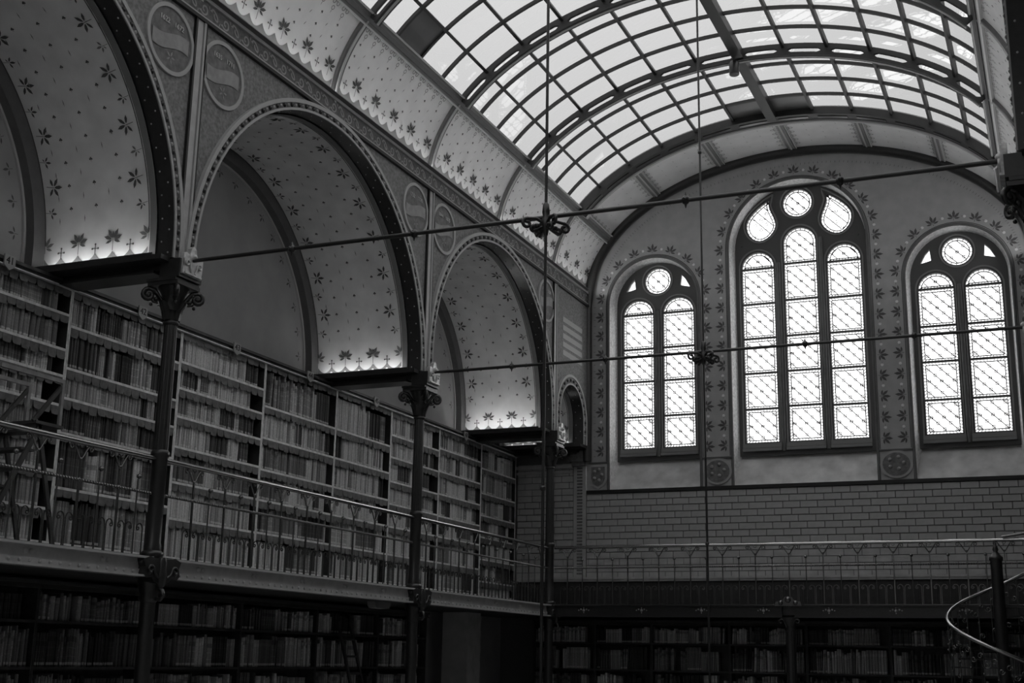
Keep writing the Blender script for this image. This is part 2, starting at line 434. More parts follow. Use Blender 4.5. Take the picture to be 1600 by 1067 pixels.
for wi, w in enumerate(WIN):
    c = w['c']; root = empty('window_%d' % (wi+1), (0, 0, 0)); tag(root, WLAB[wi], None, None, 'structure')
    # plaster reveal and sloping sill
    A = outline(c, w['hw'], w['sp'], ZSILL); B = outline(c, w['fw'], w['fs'], ZSILLG); r = MB()
    r.smooth = True
    r.grid([[P3(x, z, YE) for x, z in A], [P3(x, z, DG+.08) for x, z in B]])
    r.build('reveal', M['reveal'], root)
    r = MB(); r.poly([P3(A[0][0], ZSILL, YE), P3(A[-1][0], ZSILL, YE), P3(B[-1][0], ZSILLG, DG+.08), P3(B[0][0], ZSILLG, DG+.08)])
    r.build('sloping_sill', M['sill'], root)
    e = MB(); e.tube([P3(x, z, YE-.005) for x, z in A], .028, 6); e.build('arch_edge_roll', M['rib'], root)
    holes = []
    if wi == 1:
        lights = [(c-.815, .315, 6.495, [3.72, 4.41, 5.09, 5.77, 6.47]), (c, .312, 6.92, [3.75, 4.42, 5.10, 5.80, 6.52]), (c+.815, .315, 6.495, [3.72, 4.41, 5.09, 5.77, 6.47])]
        ros = [circle(c-.012, 7.725, .285)]
        drops = [[(c-.01-u, z) for u, z in TEAR], [(c-.01+u, z) for u, z in TEAR][::-1]]
        eyes = [[(c+sg*1.13, 6.99), (c+sg*1.07, 6.93), (c+sg*1.13, 6.915)] for sg in (-1, 1)]
    else:
        lights = [(c-.41, .315, 5.75, [3.70, 4.40, 5.06, 5.76]), (c+.41, .315, 5.75, [3.70, 4.40, 5.06, 5.76])]
        ros = [circle(c, 6.43, .272)]; drops = []
        eyes = [[(c+sg*(1.355-x), z) for x, z in ((0.886,6.55),(0.907,6.29),(0.68,6.235),(0.72,6.31),(0.784,6.43))] for sg in (-1, 1)]
    zb = 3.075
    louts = [outline(lc, lh, ls, zb, 20) for lc, lh, ls, _ in lights]
    holes = louts+ros+drops+eyes
    frame = [(c-w['fw']-.03, ZSILLG-.02)]+outline(c, w['fw']+.03, w['fs'], 2.9)[1:-1]+[(c+w['fw']+.03, ZSILLG-.02)]
    tr = curve_plate('tracery', [frame]+holes, .055, .012, M['tracery'], root, DG+.02)
    for h in louts+ros+drops:
        g = MB(); g.tube([P3(*p, DG-.055) for p in inset(h, -.035)]+[P3(*inset(h, -.035)[0], DG-.055)], .017, 6); g.build('roll_moulding', M['curb'], root)
    for k, (lc, lh, ls, bars) in enumerate(lights):
        edges = [zb]+bars
        for i, z in enumerate(edges):
            if i > 0:
                g = MB(); g.box(lc-lh-.02, DG-.045, z-.019, lc+lh+.02, DG+.005, z+.019); g.build('saddle_bar', M['tracery'], root)
            top = edges[i+1] if i+1 < len(edges) else None
            if top: P = [(lc-lh, z), (lc+lh, z), (lc+lh, top), (lc-lh, top)]
            else: P = [(lc-lh, z)]+[(lc+lh*cos(pi-pi*q/20), max(z, ls+lh*sin(pi*q/20))) for q in range(0, 21)]+[(lc+lh, z)]
            if not top: P = [p for i2, p in enumerate(P) if i2 == 0 or math.dist(p, P[i2-1]) > 1e-4][::-1]
            glazing(root, P, (lc, z))
        g = MB(); g.box(lc-lh-.05, DG-.09, zb-.10, lc+lh+.05, DG+.02, zb-.02); g.box(lc-lh-.05, DG-.12, zb-.16, lc+lh+.05, DG+.02, zb-.11); g.build('bottom_rail', M['curb'], root)
    for q in ros:
        glazing(root, q, (c, q[0][1]))
    for q in drops: glazing(root, q, (c, 7.3))
    for q in eyes:
        g = MB(); g.poly([P3(x, z, DG+.02) for x, z in q]); g.build('pane', M['wpane'], root)
    g = MB()
    for k in range(len(lights)-1):
        mx = (lights[k][0]+lights[k+1][0])/2
        g.tube([(mx, DG-.07, 2.9), (mx, DG-.07, lights[k][2]+.05)], .04, 8)
    g.build('mullion_roll', M['rib'], root)

# the opposite end wall behind the camera
YR = -6.2
b = MB(); b.box(XW-.25, YR-.2, ZF, W-XW+.25, YR, 9.2); struct('wall_front', b, M['cove'])

# painted borders on the plaster of the end wall
dk, lt = MB(), MB()
def onwall(mb, polys, d=.004):
    for p in polys: mb.poly([(x, YE-d, z) for x, z in p])
for w in WIN:
    L1 = w['sp']-2.9; arcR = w['hw']+.15; La = pi*arcR; n = 2*int((2*L1+La)/.385)+1; tot = 2*L1+La
    for i in range(n):
        s = tot*(i+.5)/n
        if s < L1: p = (w['c']-arcR, 2.9+s); a = pi
        elif s < L1+La: t = pi-(s-L1)/arcR; p = (w['c']+arcR*cos(t), w['sp']+arcR*sin(t)); a = t
        else: p = (w['c']+arcR, w['sp']-(s-L1-La)); a = 0
        if p[1] > vz(p[0])-.1: continue
        if i % 2 == 0: onwall(dk, leaf_fan((p[0]-.04*cos(a), p[1]-.04*sin(a)), .125, a, (-85,-45,-5,40,80), (.8,1.1,1.2,1.1,.8), .3))
        else: onwall(lt, [disc(p, .028)]); onwall(dk, [rot([(0,.05),(.9,.03),(.9,-.03),(0,-.05)], a+pi/2, p, .07)])
    ring = outline(w['c'], w['hw']+.05, w['sp'], 2.8); ring2 = outline(w['c'], w['hw']+.035, w['sp'], 2.8)
    for i in range(len(ring)-1): onwall(dk, [[ring[i], ring[i+1], ring2[i+1], ring2[i]]])
for i in range(150):                                          # ticks following the vault edge
    t = pi*(i+.5)/150; x = XC-(VA-.28)*cos(t); z = VZ+(VB-.28)*sin(t); onwall(dk, dash((x, z), .03, math.atan2(sin(t)/VB, -cos(t)/VA)))
for i in range(24):
    z = 2.9+i*.13
    for x in (.16, W-.16): onwall(dk, dash((x, z), .03, 0))
o = dk.build('painted_leaf_border', M['motif_end'], wall_back); o['kind'] = 'stuff'
o = lt.build('painted_flower_dots', M['motif_light'], wall_back); o['kind'] = 'stuff'
# painted shields below the plaster piers
for k, (x0, x1) in enumerate(((.05, .42), (2.3, 2.86), (5.5, 6.08), (7.95, 8.34))):
    g = MB(); cx = (x0+x1)/2; hw = (x1-x0)/2; zc = 2.52
    pts = [(cx+hw*cos(R(a))*.98, zc+.25*sin(R(a))) for a in range(0, 360, 15)] if k in (1, 2) else [(x0, 2.74), (x1, 2.74), (x1, 2.45), (cx+hw*.7, 2.34), (cx, 2.26), (cx-hw*.7, 2.34), (x0, 2.45)]
    g.prism(pts, lambda x, z: (x, YE, z), lambda x, z: (x, YE-.025, z)); g.cur = 1
    q = inset(pts, .045); g.prism(q, lambda x, z: (x, YE-.02, z), lambda x, z: (x, YE-.032, z)); g.cur = 0
    for i in range(5): g.ball((cx+hw*.45*cos(2*pi*i/5), YE-.035, zc+.02+.11*sin(2*pi*i/5)), .035, 7, 4)
    g.build('cartouche', [M['endwall'], M['roundel']], wall_back)
    g = MB(); g.box(x0, YE-.03, 2.765, x1, YE, 2.79); g.build('pier_fillet', M['rib'], wall_back)

# bricks: the 300 that show largest are single objects, the rest one mass
BL, BH = .3105, .1235
bme = []
for k in range(4):
    g = MB(); j = .005; t = .012
    o4 = [(j, j), (BL-j, j), (BL-j, BH-j), (j, BH-j)]; i4 = [(j+.006, j+.006), (BL-j-.006, j+.006), (BL-j-.006, BH-j-.006), (j+.006, BH-j-.006)]
    yy = -t-.0015*k
    g.poly([(x, yy, z) for x, z in i4])
    for q in range(4): e = (q+1) % 4; g.poly([(*o4[q][:1], .004, o4[q][1]), (o4[e][0], .004, o4[e][1]), (i4[e][0], yy, i4[e][1]), (i4[q][0], yy, i4[q][1])])
    bme.append(g.mesh('brick', M['brick']))
rest = MB(); cnt = 0; spots = []
for row in range(14):
    z = ZSILL-.06-BH*(row+1)
    off = (row % 2)*BL/2-(.04 if row % 4 > 1 else 0)
    for lo, hi in ((XS+.02, -.27), (0, W)):
        x = lo-(off % BL)
        while x < hi-.01:
            xa, xb = max(x, lo), min(x+BL, hi)
            if xb-xa > .03: spots.append((row, xa, xb, z))
            x += BL
for row, xa, xb, z in spots:
    if cnt < 300:
        o = put('brick', bme[random.randrange(4)], wall_back, (xa, YE, z)); o.scale.x = (xb-xa)/BL; cnt += 1
    else:
        j = .006; rest.box(xa+j, YE-.012, z+j, xb-j, YE+.01, z+BH-j)
for row in range(5):                                          # bricks over the level of the string course beside the pier
    z = ZSILL-.06+BH*row; x = XS+.02-(row % 2)*BL/2
    while x < -.28:
        xa, xb = max(x, XS+.02), min(x+BL, -.27)
        if xb-xa > .03: rest.box(xa+.006, YE-.012, z+.006, xb-.006, YE+.01, z+BH-.006)
        x += BL
o = rest.build('brick_field', M['brick'], wall_back); o['kind'] = 'stuff'
g = MB(); g.box(-.26, YE-.03, .6, -.01, YE+.02, 2.72); g.cur = 1
for i in range(34):
    z = .65+i*.061; g.box(-.19, YE-.036, z, -.08, YE-.028, z+.035)
g.build('corner_pilaster', [M['brick'], M['frieze']], wall_back)
g = MB(); g.box(-.30, YE-.16, 2.80, .02, YE+.02, 3.0); g.box(-.27, YE-.13, 2.72, -.01, YE+.02, 2.80); g.box(-.24, YE-.1, 3.0, -.02, YE, 3.06)
g.build('pilaster_capital', M['frieze'], wall_back)
g = MB(); g.box(XS, YE-.05, 2.70, -.28, YE+.02, 2.76); g.box(XS, YE-.03, 2.60, -.28, YE+.02, 2.64); g.build('brick_cornice', M['girder'], wall_back)
# panelled wainscot cupboards under the brickwork
for k in range(15):
    x0 = -1.3+k*.64
    if x0+.64 > W+1.3: break
    root = empty('wainscot_cupboard', (x0, YE-.02, 0))
    tag(root, '%s low panelled oak cupboard from the left, along the end wall behind the railing' % nth(k), 'cupboard', 'low cupboards along the end wall')
    g = MB(); g.box(0, -.26, 0, .64, -.01, .50); g.build('carcass', M['wainscot'], root)
    for d in (0, 1):
        g = MB(); a = .015+d*.31; g.box(a, -.275, .05, a+.30, -.255, .46); g.box(a+.05, -.285, .10, a+.25, -.27, .41); g.build('door', M['wainscot'], root)
    g = MB(); g.box(0, -.30, .50, .64, 0, .54); g.box(0, -.315, .54, .64, 0, .58); g.build('ledge', M['girder'], root)

# ------------------------------------------------------------------ ceiling: painted coves, end section, ribs
NARC = 400
_arc = [0.0]
for i in range(NARC):
    a0, a1 = pi/2*i/NARC, pi/2*(i+1)/NARC
    _arc.append(_arc[-1]+math.hypot(VA*(cos(a0)-cos(a1)), VB*(sin(a1)-sin(a0))))
def t_of_s(s):
    s = max(0, min(s, _arc[-1]-1e-6)); lo, hi = 0, NARC
    while hi-lo > 1:
        m_ = (lo+hi)//2
        if _arc[m_] <= s: lo = m_
        else: hi = m_
    return pi/2*(lo+(s-_arc[lo])/(_arc[lo+1]-_arc[lo]))/NARC
def s_of_t(t): 
    f = t/(pi/2)*NARC; i = min(int(f), NARC-1); return _arc[i]+(f-i)*(_arc[i+1]-_arc[i])
TB = math.asin((ZFR1-VZ)/VB); SB = s_of_t(TB); ST = s_of_t(R(26.6))
YEND = Y3+.30
ceiling = empty('ceiling'); tag(ceiling, 'painted barrel ceiling with pale coves below the skylight', None, None, 'structure')
b = MB(); b.smooth = True
for sgn in (0, 1):
    rows = []
    for t in fr(TB*.3, R(28.5), 14):
        tt = t if not sgn else pi-t
        rows.append([vpt(tt, -6.2), vpt(tt, YE+.02)])
    b.grid(rows)
b.grid([[vpt(t, YEND-.05), vpt(t, YE+.02)] for t in fr(R(28), R(152), 60)])
b.build('painted_plaster', M['cove'], ceiling)
def cove_map(mb, polys, right, d=.005):
    for p in polys:
        q = []
        for u, y in p:
            t = t_of_s(SB+u); q.append(vpt(pi-t if right else t, y, d))
        mb.poly(q)
for right in (0, 1):
    pal, mid, lt = MB(), MB(), MB()
    segs = [(a, c) for a, c in zip(YRIB, YRIB[1:]) if c > (4 if not right else 12)]+[(Y3, YE-.05)]
    for a, c in segs:
        y0, y1 = a+.09, c-.09; n = max(2, round((y1-y0)/.505)); w = (y1-y0)/n
        H = ST-SB
        cove_map(mid, scallops(.0, y0, y1, n*2, .09, .165), right)
        for k in range(n):
            cove_map(pal, palm((.25, y0+w*(k+1) if k < n-1 else y1-.02) if False else (.37, y0+w*(k+.5)+w*.25), .13, 0), right, .007)
            cove_map(pal, cross((.305, y0+w*(k+.5)-w*.25), .065, 0), right, .007)
            for q in (.25, .75): cove_map(lt, [disc((.19, y0+w*(k+q)), .02)], right, .009)
        for i in range(int((y1-y0)/.225)):                    # ring-chain fringe under the curb
            y = y0+.11+i*.225
            if y > y1-.08: break
            for du, dy in ((-.07, -.045), (-.07, .045), (-.15, 0), (-.03, .0)): cove_map(mid, ringpoly((H+du, y+dy), .032, .3, 8), right)
            cove_map(mid, dash((H-.2, y), .035, 0), right)
        cove_map(mid, [[(H-.035, y0), (H-.02, y0), (H-.02, y1), (H-.035, y1)]], right)
        for j in range(5):
            for i in range(int((y1-y0)/.19)+1):
                u = .53+j*.17+(.085 if i % 2 else 0); y = y0+.1+i*.19
                if y > y1-.06 or u > H-.26: continue
                if i % 2 == 0: cove_map(pal, trefoil((u, y), .034, R(20)), right)
                else: cove_map(mid, dash((u, y), .035, R(25)), right)
    for mb, nm, mt in ((pal, 'painted_palmettes', 'motif'), (mid, 'painted_fringe', 'motif_mid'), (lt, 'painted_dots', 'motif_light')):
        o = mb.build(nm, M[mt], ceiling); o['kind'] = 'stuff'
# end section motifs beside its longitudinal ribs
mid = MB(); LR = [28, 50, 70.5, 90, 109.5, 130, 152]
for a, c in zip(LR, LR[1:]):
    for t, sg in ((R(a), 1), (R(c), -1)):
        ds = sg*R(1.2)
        for i in range(7):
            y = YEND+.12+i*.19
            for dt, dy in ((1.4, -.045), (1.4, .045), (2.3, 0)):
                for p in ringpoly((0, 0), .034, .3, 8):
                    mid.poly([vpt(t+sg*R(dt)+u/3.6*1.0, y+dy+v, .005) for u, v in p])
    for k in range(3):
        for i in range(5):
            t = R(a+(c-a)*(.3+.2*k)); y = YEND+.15+i*.26+(.13 if k % 2 else 0)
            for p in dash((0, 0), .03, R(70)): mid.poly([vpt(t+u/3.6, y+v, .005) for u, v in p])
o = mid.build('painted_end_fringe', M['motif_mid'], ceiling); o['kind'] = 'stuff'
def arcbox(mb, t0, t1, ya, yb, o0, o1, n=30):
    """solid arc-shaped bar between angles, y range and inward offsets"""
    rows = []
    for t in fr(t0, t1, n): rows.append([vpt(t, ya, o0), vpt(t, yb, o0), vpt(t, yb, o1), vpt(t, ya, o1)])
    mb.grid(rows, True); mb.cap(rows[0]); mb.cap(rows[-1][::-1])
def longbar(mb, t, w, ya, yb, o0, o1):
    ds = w/2/math.hypot(VA*sin(t), VB*cos(t))
    mb.prism([(t-ds, o0), (t+ds, o0), (t+ds, o1), (t-ds, o1)], lambda a, o: vpt(a, ya, o), lambda a, o: vpt(a, yb, o))
for y in YRIB[2:]:
    for sgn in (0, 1):
        f = (lambda t: t) if not sgn else (lambda t: pi-t)
        g = MB(); arcbox(g, f(TB*.5), f(R(27.4)), y-.065, y+.065, -.01, .045, 14); g.cur = 1
        arcbox(g, f(TB*.5), f(R(27.4)), y-.018, y+.018, .045, .062, 14); arcbox(g, f(TB*.5), f(R(27.4)), y+.065, y+.085, -.01, .02, 14)
        g.build('cove_rib', [M['rib'], M['ribpale']], ceiling)
for t in (50, 70.5, 90, 109.5, 130):
    g = MB(); longbar(g, R(t), .13, YEND, YE-.15, -.01, .03); g.cur = 1; longbar(g, R(t), .03, YEND, YE-.15, .03, .045); longbar(g, R(t)+.022, .02, YEND, YE-.15, 0, .034)
    g.build('ceiling_rib', [M['curb'], M['ribpale']], ceiling)
g = MB(); g.smooth = True
g.tube([(-.0+.03, YE-.09, 2.8), (.03, YE-.09, 4.0), (.03, YE-.09, 5.9)]+[vpt(t, YE-.09, .05) for t in fr(R(2), R(178), 60)]+[(W-.03, YE-.09, 5.9), (W-.03, YE-.09, 2.8)], .095, 8)
g.build('end_arch_rib', M['iron'], ceiling)

# ------------------------------------------------------------------ skylight
sky = empty('skylight', (XC, Y2, VZ)); tag(sky, 'arched steel and milk glass skylight along the whole hall ceiling', 'skylight')
sky.location = (0, 0, 0)
DARK = {(0, 7, 1), (5, 9, 3), (6, 9, 3)}
mass = MB()
for hb in range(len(YRIB)-1):
    ya, yb = YRIB[hb], YRIB[hb+1]; d = (yb-ya)/4
    for k, (ta, tc) in enumerate(zip(TP, TP[1:])):
        for j in range(4):
            if ya >= 7.7:
                if j == 0:
                    g = MB(); g.smooth = True; g.grid([[vpt(t, 0, -.012), vpt(t, d, -.012)] for t in fr(R(ta), R(tc), 4)]); me = g.mesh('pane', M['pane'])
                if (k, hb, j) in DARK:
                    g2 = MB(); arcbox(g2, R(ta), R(tc), 0, d, -.02, .012, 4); o = put('pane', g2.mesh('pane', M['darkpane']), sky, (0, ya+j*d, 0)); o['label'] = 'blanked dark grey pane'
                else: put('pane', me, sky, (0, ya+j*d, 0))
            else: mass.grid([[vpt(t, ya+j*d, -.012), vpt(t, ya+j*d+d, -.012)] for t in fr(R(ta), R(tc), 3)])
o = mass.build('pane_field', M['pane'], sky); o['kind'] = 'stuff'
for hb in range(len(YRIB)-1):
    ya, yb = YRIB[hb], YRIB[hb+1]; d = (yb-ya)/4
    if yb < 2: continue
    for j in (1, 2, 3):
        g = MB(); arcbox(g, R(28), R(152), ya+j*d-.022, ya+j*d+.022, -.015, .035, 48); g.build('glazing_bar', M['steel'], sky)
for k, t in enumerate(TP[1:-1]):
    g = MB()
    if k == 5: longbar(g, R(t), .13, -5.9, Y3, -.02, .17); g.cur = 1; longbar(g, R(t), .17, -5.9, Y3, .17, .185); nm = 'ridge_beam'
    else: longbar(g, R(t), .045, -5.9, Y3, -.015, .055); nm = 'purlin'
    g.build(nm, [M['steel'], M['steel']], sky)
def slotted_rib(y, solid=False):
    g = MB(); th = .025; dep = .19
    for sd in (-th, th):
        rt, rb_ = [], []
        for k, (ta, tc) in enumerate(zip(TP, TP[1:])):
            for i in range(20):
                u = i/20; t = R(ta+(tc-ta)*u)
                uu = abs(((u+.5) % 1)-.5) if False else abs(u-.5)
                h = 0
                if not solid:
                    L = .36; rr = .036; seg_len = R(tc-ta)*3.6
                    dist = (uu*seg_len)-(L*seg_len-rr)
                    if dist <= 0: h = rr
                    elif dist < rr: h = math.sqrt(rr*rr-dist*dist)
                rt.append((vpt(t, y+sd, -.015), vpt(t, y+sd, .10-h))); rb_.append((vpt(t, y+sd, .10+h), vpt(t, y+sd, dep)))
        t = R(152)
        rt.append((vpt(t, y+sd, -.015), vpt(t, y+sd, .1))); rb_.append((vpt(t, y+sd, .1), vpt(t, y+sd, dep)))
        g.grid([list(a) for a in rt]); g.grid([list(a) for a in rb_])
    g.cur = 1; arcbox(g, R(27.5), R(152.5), y-.065, y+.065, dep, dep+.02, 70); g.cur = 2; arcbox(g, R(27.5), R(152.5), y-.02, y+.02, dep+.02, dep+.032, 70)
    g.build('slotted_rib', [M['steel'], M['steel'], M['steelpale']], sky)
for y in YRIB[3:-1]: slotted_rib(y)
g = MB(); arcbox(g, R(27.5), R(152.5), Y3-.03, YEND-.06, -.03, .12, 70); g.cur = 1; arcbox(g, R(27.5), R(152.5), YEND-.06, YEND, -.03, .15, 70)
arcbox(g, R(27.5), R(152.5), YEND, YEND+.03, -.03, .1, 70)
g.cur = 2
for k in range(12):
    ta, tc = TP[k], TP[k+1]; w_ = tc-ta; arcbox(g, R(ta+.12*w_), R(tc-.12*w_), Y3+.07, Y3+.15, .12, .132, 6)
g.build('end_arch', [M['steel'], M['ribpale'], M['iron']], sky)
for tt in (27.6, 152.4):
    g = MB(); t = R(tt)
    longbar(g, t, .20, -5.9, YE-.1, -.03, .05); g.cur = 1; longbar(g, t+.03, .025, -5.9, YE-.1, .05, .075); longbar(g, t-.03, .025, -5.9, YE-.1, .05, .07); g.cur = 2; longbar(g, t, .06, -5.9, YE-.1, .05, .065)
    g.build('curb_beam', [M['curb'], M['ribpale'], M['rib']], sky)

# ------------------------------------------------------------------ arcades: spandrels, arches, side vaults
def Tm(mir): return (lambda x, y, z: (W-x, y, z)) if mir else (lambda x, y, z: (x, y, z))
def arch_geo(ya, yb, small=False):
    h = (yb-ya)/2; yc = (ya+yb)/2
    if small: return dict(yc=yc, Ro=.80, Rv=.60, zc=3.48)
    Ro = h-.05
    return dict(yc=yc, Ro=Ro, Rv=h-.20, zc=5.9-Ro)
ZB = 3.08
arc_l = empty('wall_arcade_left'); tag(arc_l, 'painted spandrel wall over the column arcade on the left', None, None, 'structure')
arc_r = empty('wall_arcade_right'); tag(arc_r, 'spandrel wall over the column arcade on the right edge', None, None, 'structure')
def arch_path(g, r, zfoot=ZB, n=48):
    P = [(g['yc']-r, zfoot)]+[(g['yc']-r*cos(pi*i/n), g['zc']+r*sin(pi*i/n)) for i in range(n+1)]+[(g['yc']+r, zfoot)]
    return P
def bay(ya, yb, mir, vault_name, label, small=False, decals=True, eb=None):
    T = Tm(mir); root = arc_r if mir else arc_l; g = arch_geo(ya, yb, small)
    if small: ye_ = eb or yb
    # spandrel sheet
    b = MB(); A = arch_path(g, g['Ro']); y_lo, y_hi = ya, (yb if not small else YE)
    for x in (.05, -.12):
        for (p, q) in zip(A, A[1:]):
            if abs(p[0]-q[0]) < 1e-6: continue
            b.poly([T(x, p[0], p[1]), T(x, q[0], q[1]), T(x, q[0], ZFR0+.05), T(x, p[0], ZFR0+.05)])
        b.poly([T(x, y_lo, ZB), T(x, A[0][0], ZB), T(x, A[0][0], ZFR0+.05), T(x, y_lo, ZFR0+.05)])
        b.poly([T(x, A[-1][0], ZB), T(x, y_hi, ZB), T(x, y_hi, ZFR0+.05), T(x, A[-1][0], ZFR0+.05)])
    b.build('spandrel', M['spandrel'], root)
    # face ring, pale fillets, studs
    def ring(mb, r0, r1, x0, x1, n=48):
        P, Q = arch_path(g, r0, n=n), arch_path(g, r1, n=n)
        mb.grid([[T(x0, *p), T(x1, *p), T(x1, *q), T(x0, *q)] for p, q in zip(P, Q)], True)
    Ri = g['Rv']+.02
    b = MB(); ring(b, Ri, g['Ro'], -.10, .085); b.cur = 1; ring(b, g['Ro']-.035, g['Ro']+.015, .05, .10); ring(b, Ri, Ri+.03, .05, .10)
    b.build('arch_moulding', [M['frieze'], M['spandrel_line']], root)
    P = arch_path(g, (Ri+g['Ro'])/2+.0, n=48); st, st2 = MB(), MB(); acc = 0
    dense = arch_path(g, (Ri+.03+g['Ro']-.035)/2, n=220)
    nxt = .05
    for p, q in zip(dense, dense[1:]):
        L = math.dist(p, q)
        while acc+L >= nxt:
            f_ = (nxt-acc)/L; y = p[0]+(q[0]-p[0])*f_; z = p[1]+(q[1]-p[1])*f_
            if z > ZB+.1: (st if int(nxt/.085) % 2 else st2).ball(T(.088, y, z), .022 if int(nxt/.085) % 2 else .03, 6, 4)
            nxt += .085
        acc += L
    if decals or True:
        o = st.build('arch_studs', M['ornament'], root); o['kind'] = 'stuff'
        o = st2.build('arch_leaf_knobs', M['iron'], root); o['kind'] = 'stuff'
    b = MB(); b.smooth = True
    P = arch_path(g, Ri-.005); b.grid([[T(.085, *p), T(-.12, *p)] for p in P]); b.build('arch_soffit', M['iron'], root)
    st = MB(); dense = arch_path(g, Ri-.008, n=160); acc = 0; nxt = .1; k = 0
    for p, q in zip(dense, dense[1:]):
        L = math.dist(p, q)
        while acc+L >= nxt:
            f_ = (nxt-acc)/L; st.ball(T(.03 if k % 2 else -.06, p[0]+(q[0]-p[0])*f_, p[1]+(q[1]-p[1])*f_), .011, 6, 3); nxt += .125; k += 1
        acc += L
    o = st.build('soffit_rivets', M['spandrel_line'], root); o['kind'] = 'stuff'
    # vault
    v = empty(vault_name); tag(v, label, None, None, 'structure')
    b = MB(); b.smooth = True
    P = arch_path(g, g['Rv'], n=56); b.grid([[T(-.12, *p), T(XW, *p)] for p in P]); b.build('painted_plaster', M['vault'], v)
    b = MB(); Pi = arch_path(g, g['Rv']-.005); b.grid([[T(-.12, *p), T(-.20, *p)] for p in Pi]); b.build('front_fillet', M['motif_mid'], v)
    b = MB(); ro = .17 if not small else .08
    P, Q = arch_path(g, g['Rv']+.01), arch_path(g, g['Rv']-ro)
    b.grid([[T(XW+.14, *p), T(XW+.14, *q), T(XW-.02, *q), T(XW-.02, *p)] for p, q in zip(P, Q)], True)
    b.build('inner_rib', M['rib'], v)
    b = MB(); P, Q = arch_path(g, g['Rv']-ro), arch_path(g, g['Rv']-ro-.03)
    b.grid([[T(XW+.03, *p), T(XW+.03, *q), T(XW-.02, *q), T(XW-.02, *p)] for p, q in zip(P, Q)], True)
    b.build('inner_fillet', M['ribpale'], v)
    if decals:
        path = arch_path(g, g['Rv'], n=200)[::-1]              # from the far foot over the crown
        cum = [0]
        for p, q in zip(path, path[1:]): cum.append(cum[-1]+math.dist(p, q))
        tot = cum[-1]
        def mp(u, x, d):
            u = max(0, min(u, tot-1e-6)); lo, hi = 0, len(cum)-1
            while hi-lo > 1:
                m_ = (lo+hi)//2
                if cum[m_] <= u: lo = m_
                else: hi = m_
            f_ = (u-cum[lo])/max(1e-9, cum[lo+1]-cum[lo]); p, q = path[lo], path[lo+1]
            y = p[0]+(q[0]-p[0])*f_; z = p[1]+(q[1]-p[1])*f_
            ny, nz = g['yc']-y, (g['zc']-z if z > g['zc'] else 0); l = math.hypot(ny, nz) or 1
            return T(x, y+ny/l*d, z+nz/l*d)
        dk, mi_, lt = MB(), MB(), MB()
        def dec(mb, polys, d=.006):
            for p in polys: mb.poly([mp(u, x, d) for u, x in p])
        xf, xb = -.22, XW+.15
        dec(mi_, scallops(.0, xb, xf, 6, .085, .06))
        nw = (xf-xb)/6
        for k in range(6):
            x = xb+nw*k
            if k % 2 == 0: dec(dk, palm((.27, x+nw*2), .12, 0), .008) if k < 4 else None
            if k % 2 == 1: dec(dk, cross((.19, x), .065, 0), .008)
            dec(lt, [disc((.055, x+nw), .02)], .01)
        dec(mi_, leaf_fan((.27, xb), .12, 0, (0, 30, 70, 110), (.7, 1, .95, .75), .5) + leaf_fan((.27, xf), .12, 0, (0, -30, -70, -110), (.7, 1, .95, .75), .5))
        n = int((tot-1.0)/.28) if not small else int((tot-.9)/.3)
        for i in range(n):
            u = .62+i*.28
            if i % 2 == 1:
                dec(dk, leaf5((u, xf-.14), .105, R(-100))); dec(dk, leaf5((u+.03, xb+.14), .105, R(100)))
            else:
                dec(mi_ if i % 4 else dk, leaf3((u, xf-.08), .10, R(-100))); dec(dk, leaf3((u+.03, xb+.08), .10, R(100)))
        for x in (xf+.005, xb-.0): dec(dk, [[(i*.1+.3, x-.006), (i*.1+.4, x-.006), (i*.1+.4, x+.006), (i*.1+.3, x+.006)] for i in range(int((tot-.6)/.1))])
        if not small:
            for j in range(int((tot-1.0)/.25)):
                for i in range(3):
                    u = .55+j*.25
                    dec(dk, trefoil((u+.12, xb+.36+i*.34), .036, 0)); 
                    if i < 2 or j % 2: dec(mi_, dash((u, xb+.2+i*.34), .042, 0))
        for mb, nm, mt in ((dk, 'painted_leaves', 'motif'), (mi_, 'painted_scallops', 'motif_mid'), (lt, 'painted_dots', 'motif_light')):
            o = mb.build(nm, M[mt], v); o['kind'] = 'stuff'
        # leaf border on the lunette wall
        lu = MB(); Pm = arch_path(g, g['Rv']-ro-.14, n=60)
        for i in range(2, len(Pm)-2, 3):
            y, z = Pm[i]; a = math.atan2(z-g['zc'], y-g['yc'])+pi
            for p in leaf_fan((y, z), .09, a, (-70, 0, 70), (.8, 1, .8), .5): lu.poly([T(XW+.006, yy, zz) for yy, zz in p])
        o = lu.build('lunette_leaf_border', M['motif'], v); o['kind'] = 'stuff'
    return g
VL = ['painted side vault nearest the camera, cut by the left frame edge', 'painted side vault between the first and second gallery columns', 'painted side vault between the second and third gallery columns', 'small painted side vault squeezed between third column and end wall']
bay(-.42, 5.06, 0, 'vault', 'painted side vault before the nearest one, out of sight', decals=False)
bay(5.06, Y1, 0, 'vault', VL[0]); bay(Y1, Y2, 0, 'vault', VL[1]); bay(Y2, Y3, 0, 'vault', VL[2])
bay(Y3, 23.17, 0, 'vault', VL[3], small=True)
for a, c in ((5.06, Y1), (Y1, Y2), (Y2, Y3)): bay(a, c, 1, 'vault', {5.06: 'nearest', Y1: 'middle', Y2: 'farthest'}[a]+' side vault of the arcade on the right, seen edge-on', decals=False)
bay(Y3, 23.17, 1, 'vault', 'small side vault of the right arcade by the end wall', small=True, decals=False)
# back wall closing panels beyond first bays
b = MB(); b.box(-.12, -6.2, ZB, .05, -.42, ZFR0+.05); b.build('spandrel', M['spandrel'], arc_l)
b = MB(); b.box(W-.03, -6.2, 5.5, W+.12, 5.06, ZFR0+.05); b.build('spandrel', M['spandrel'], arc_r)
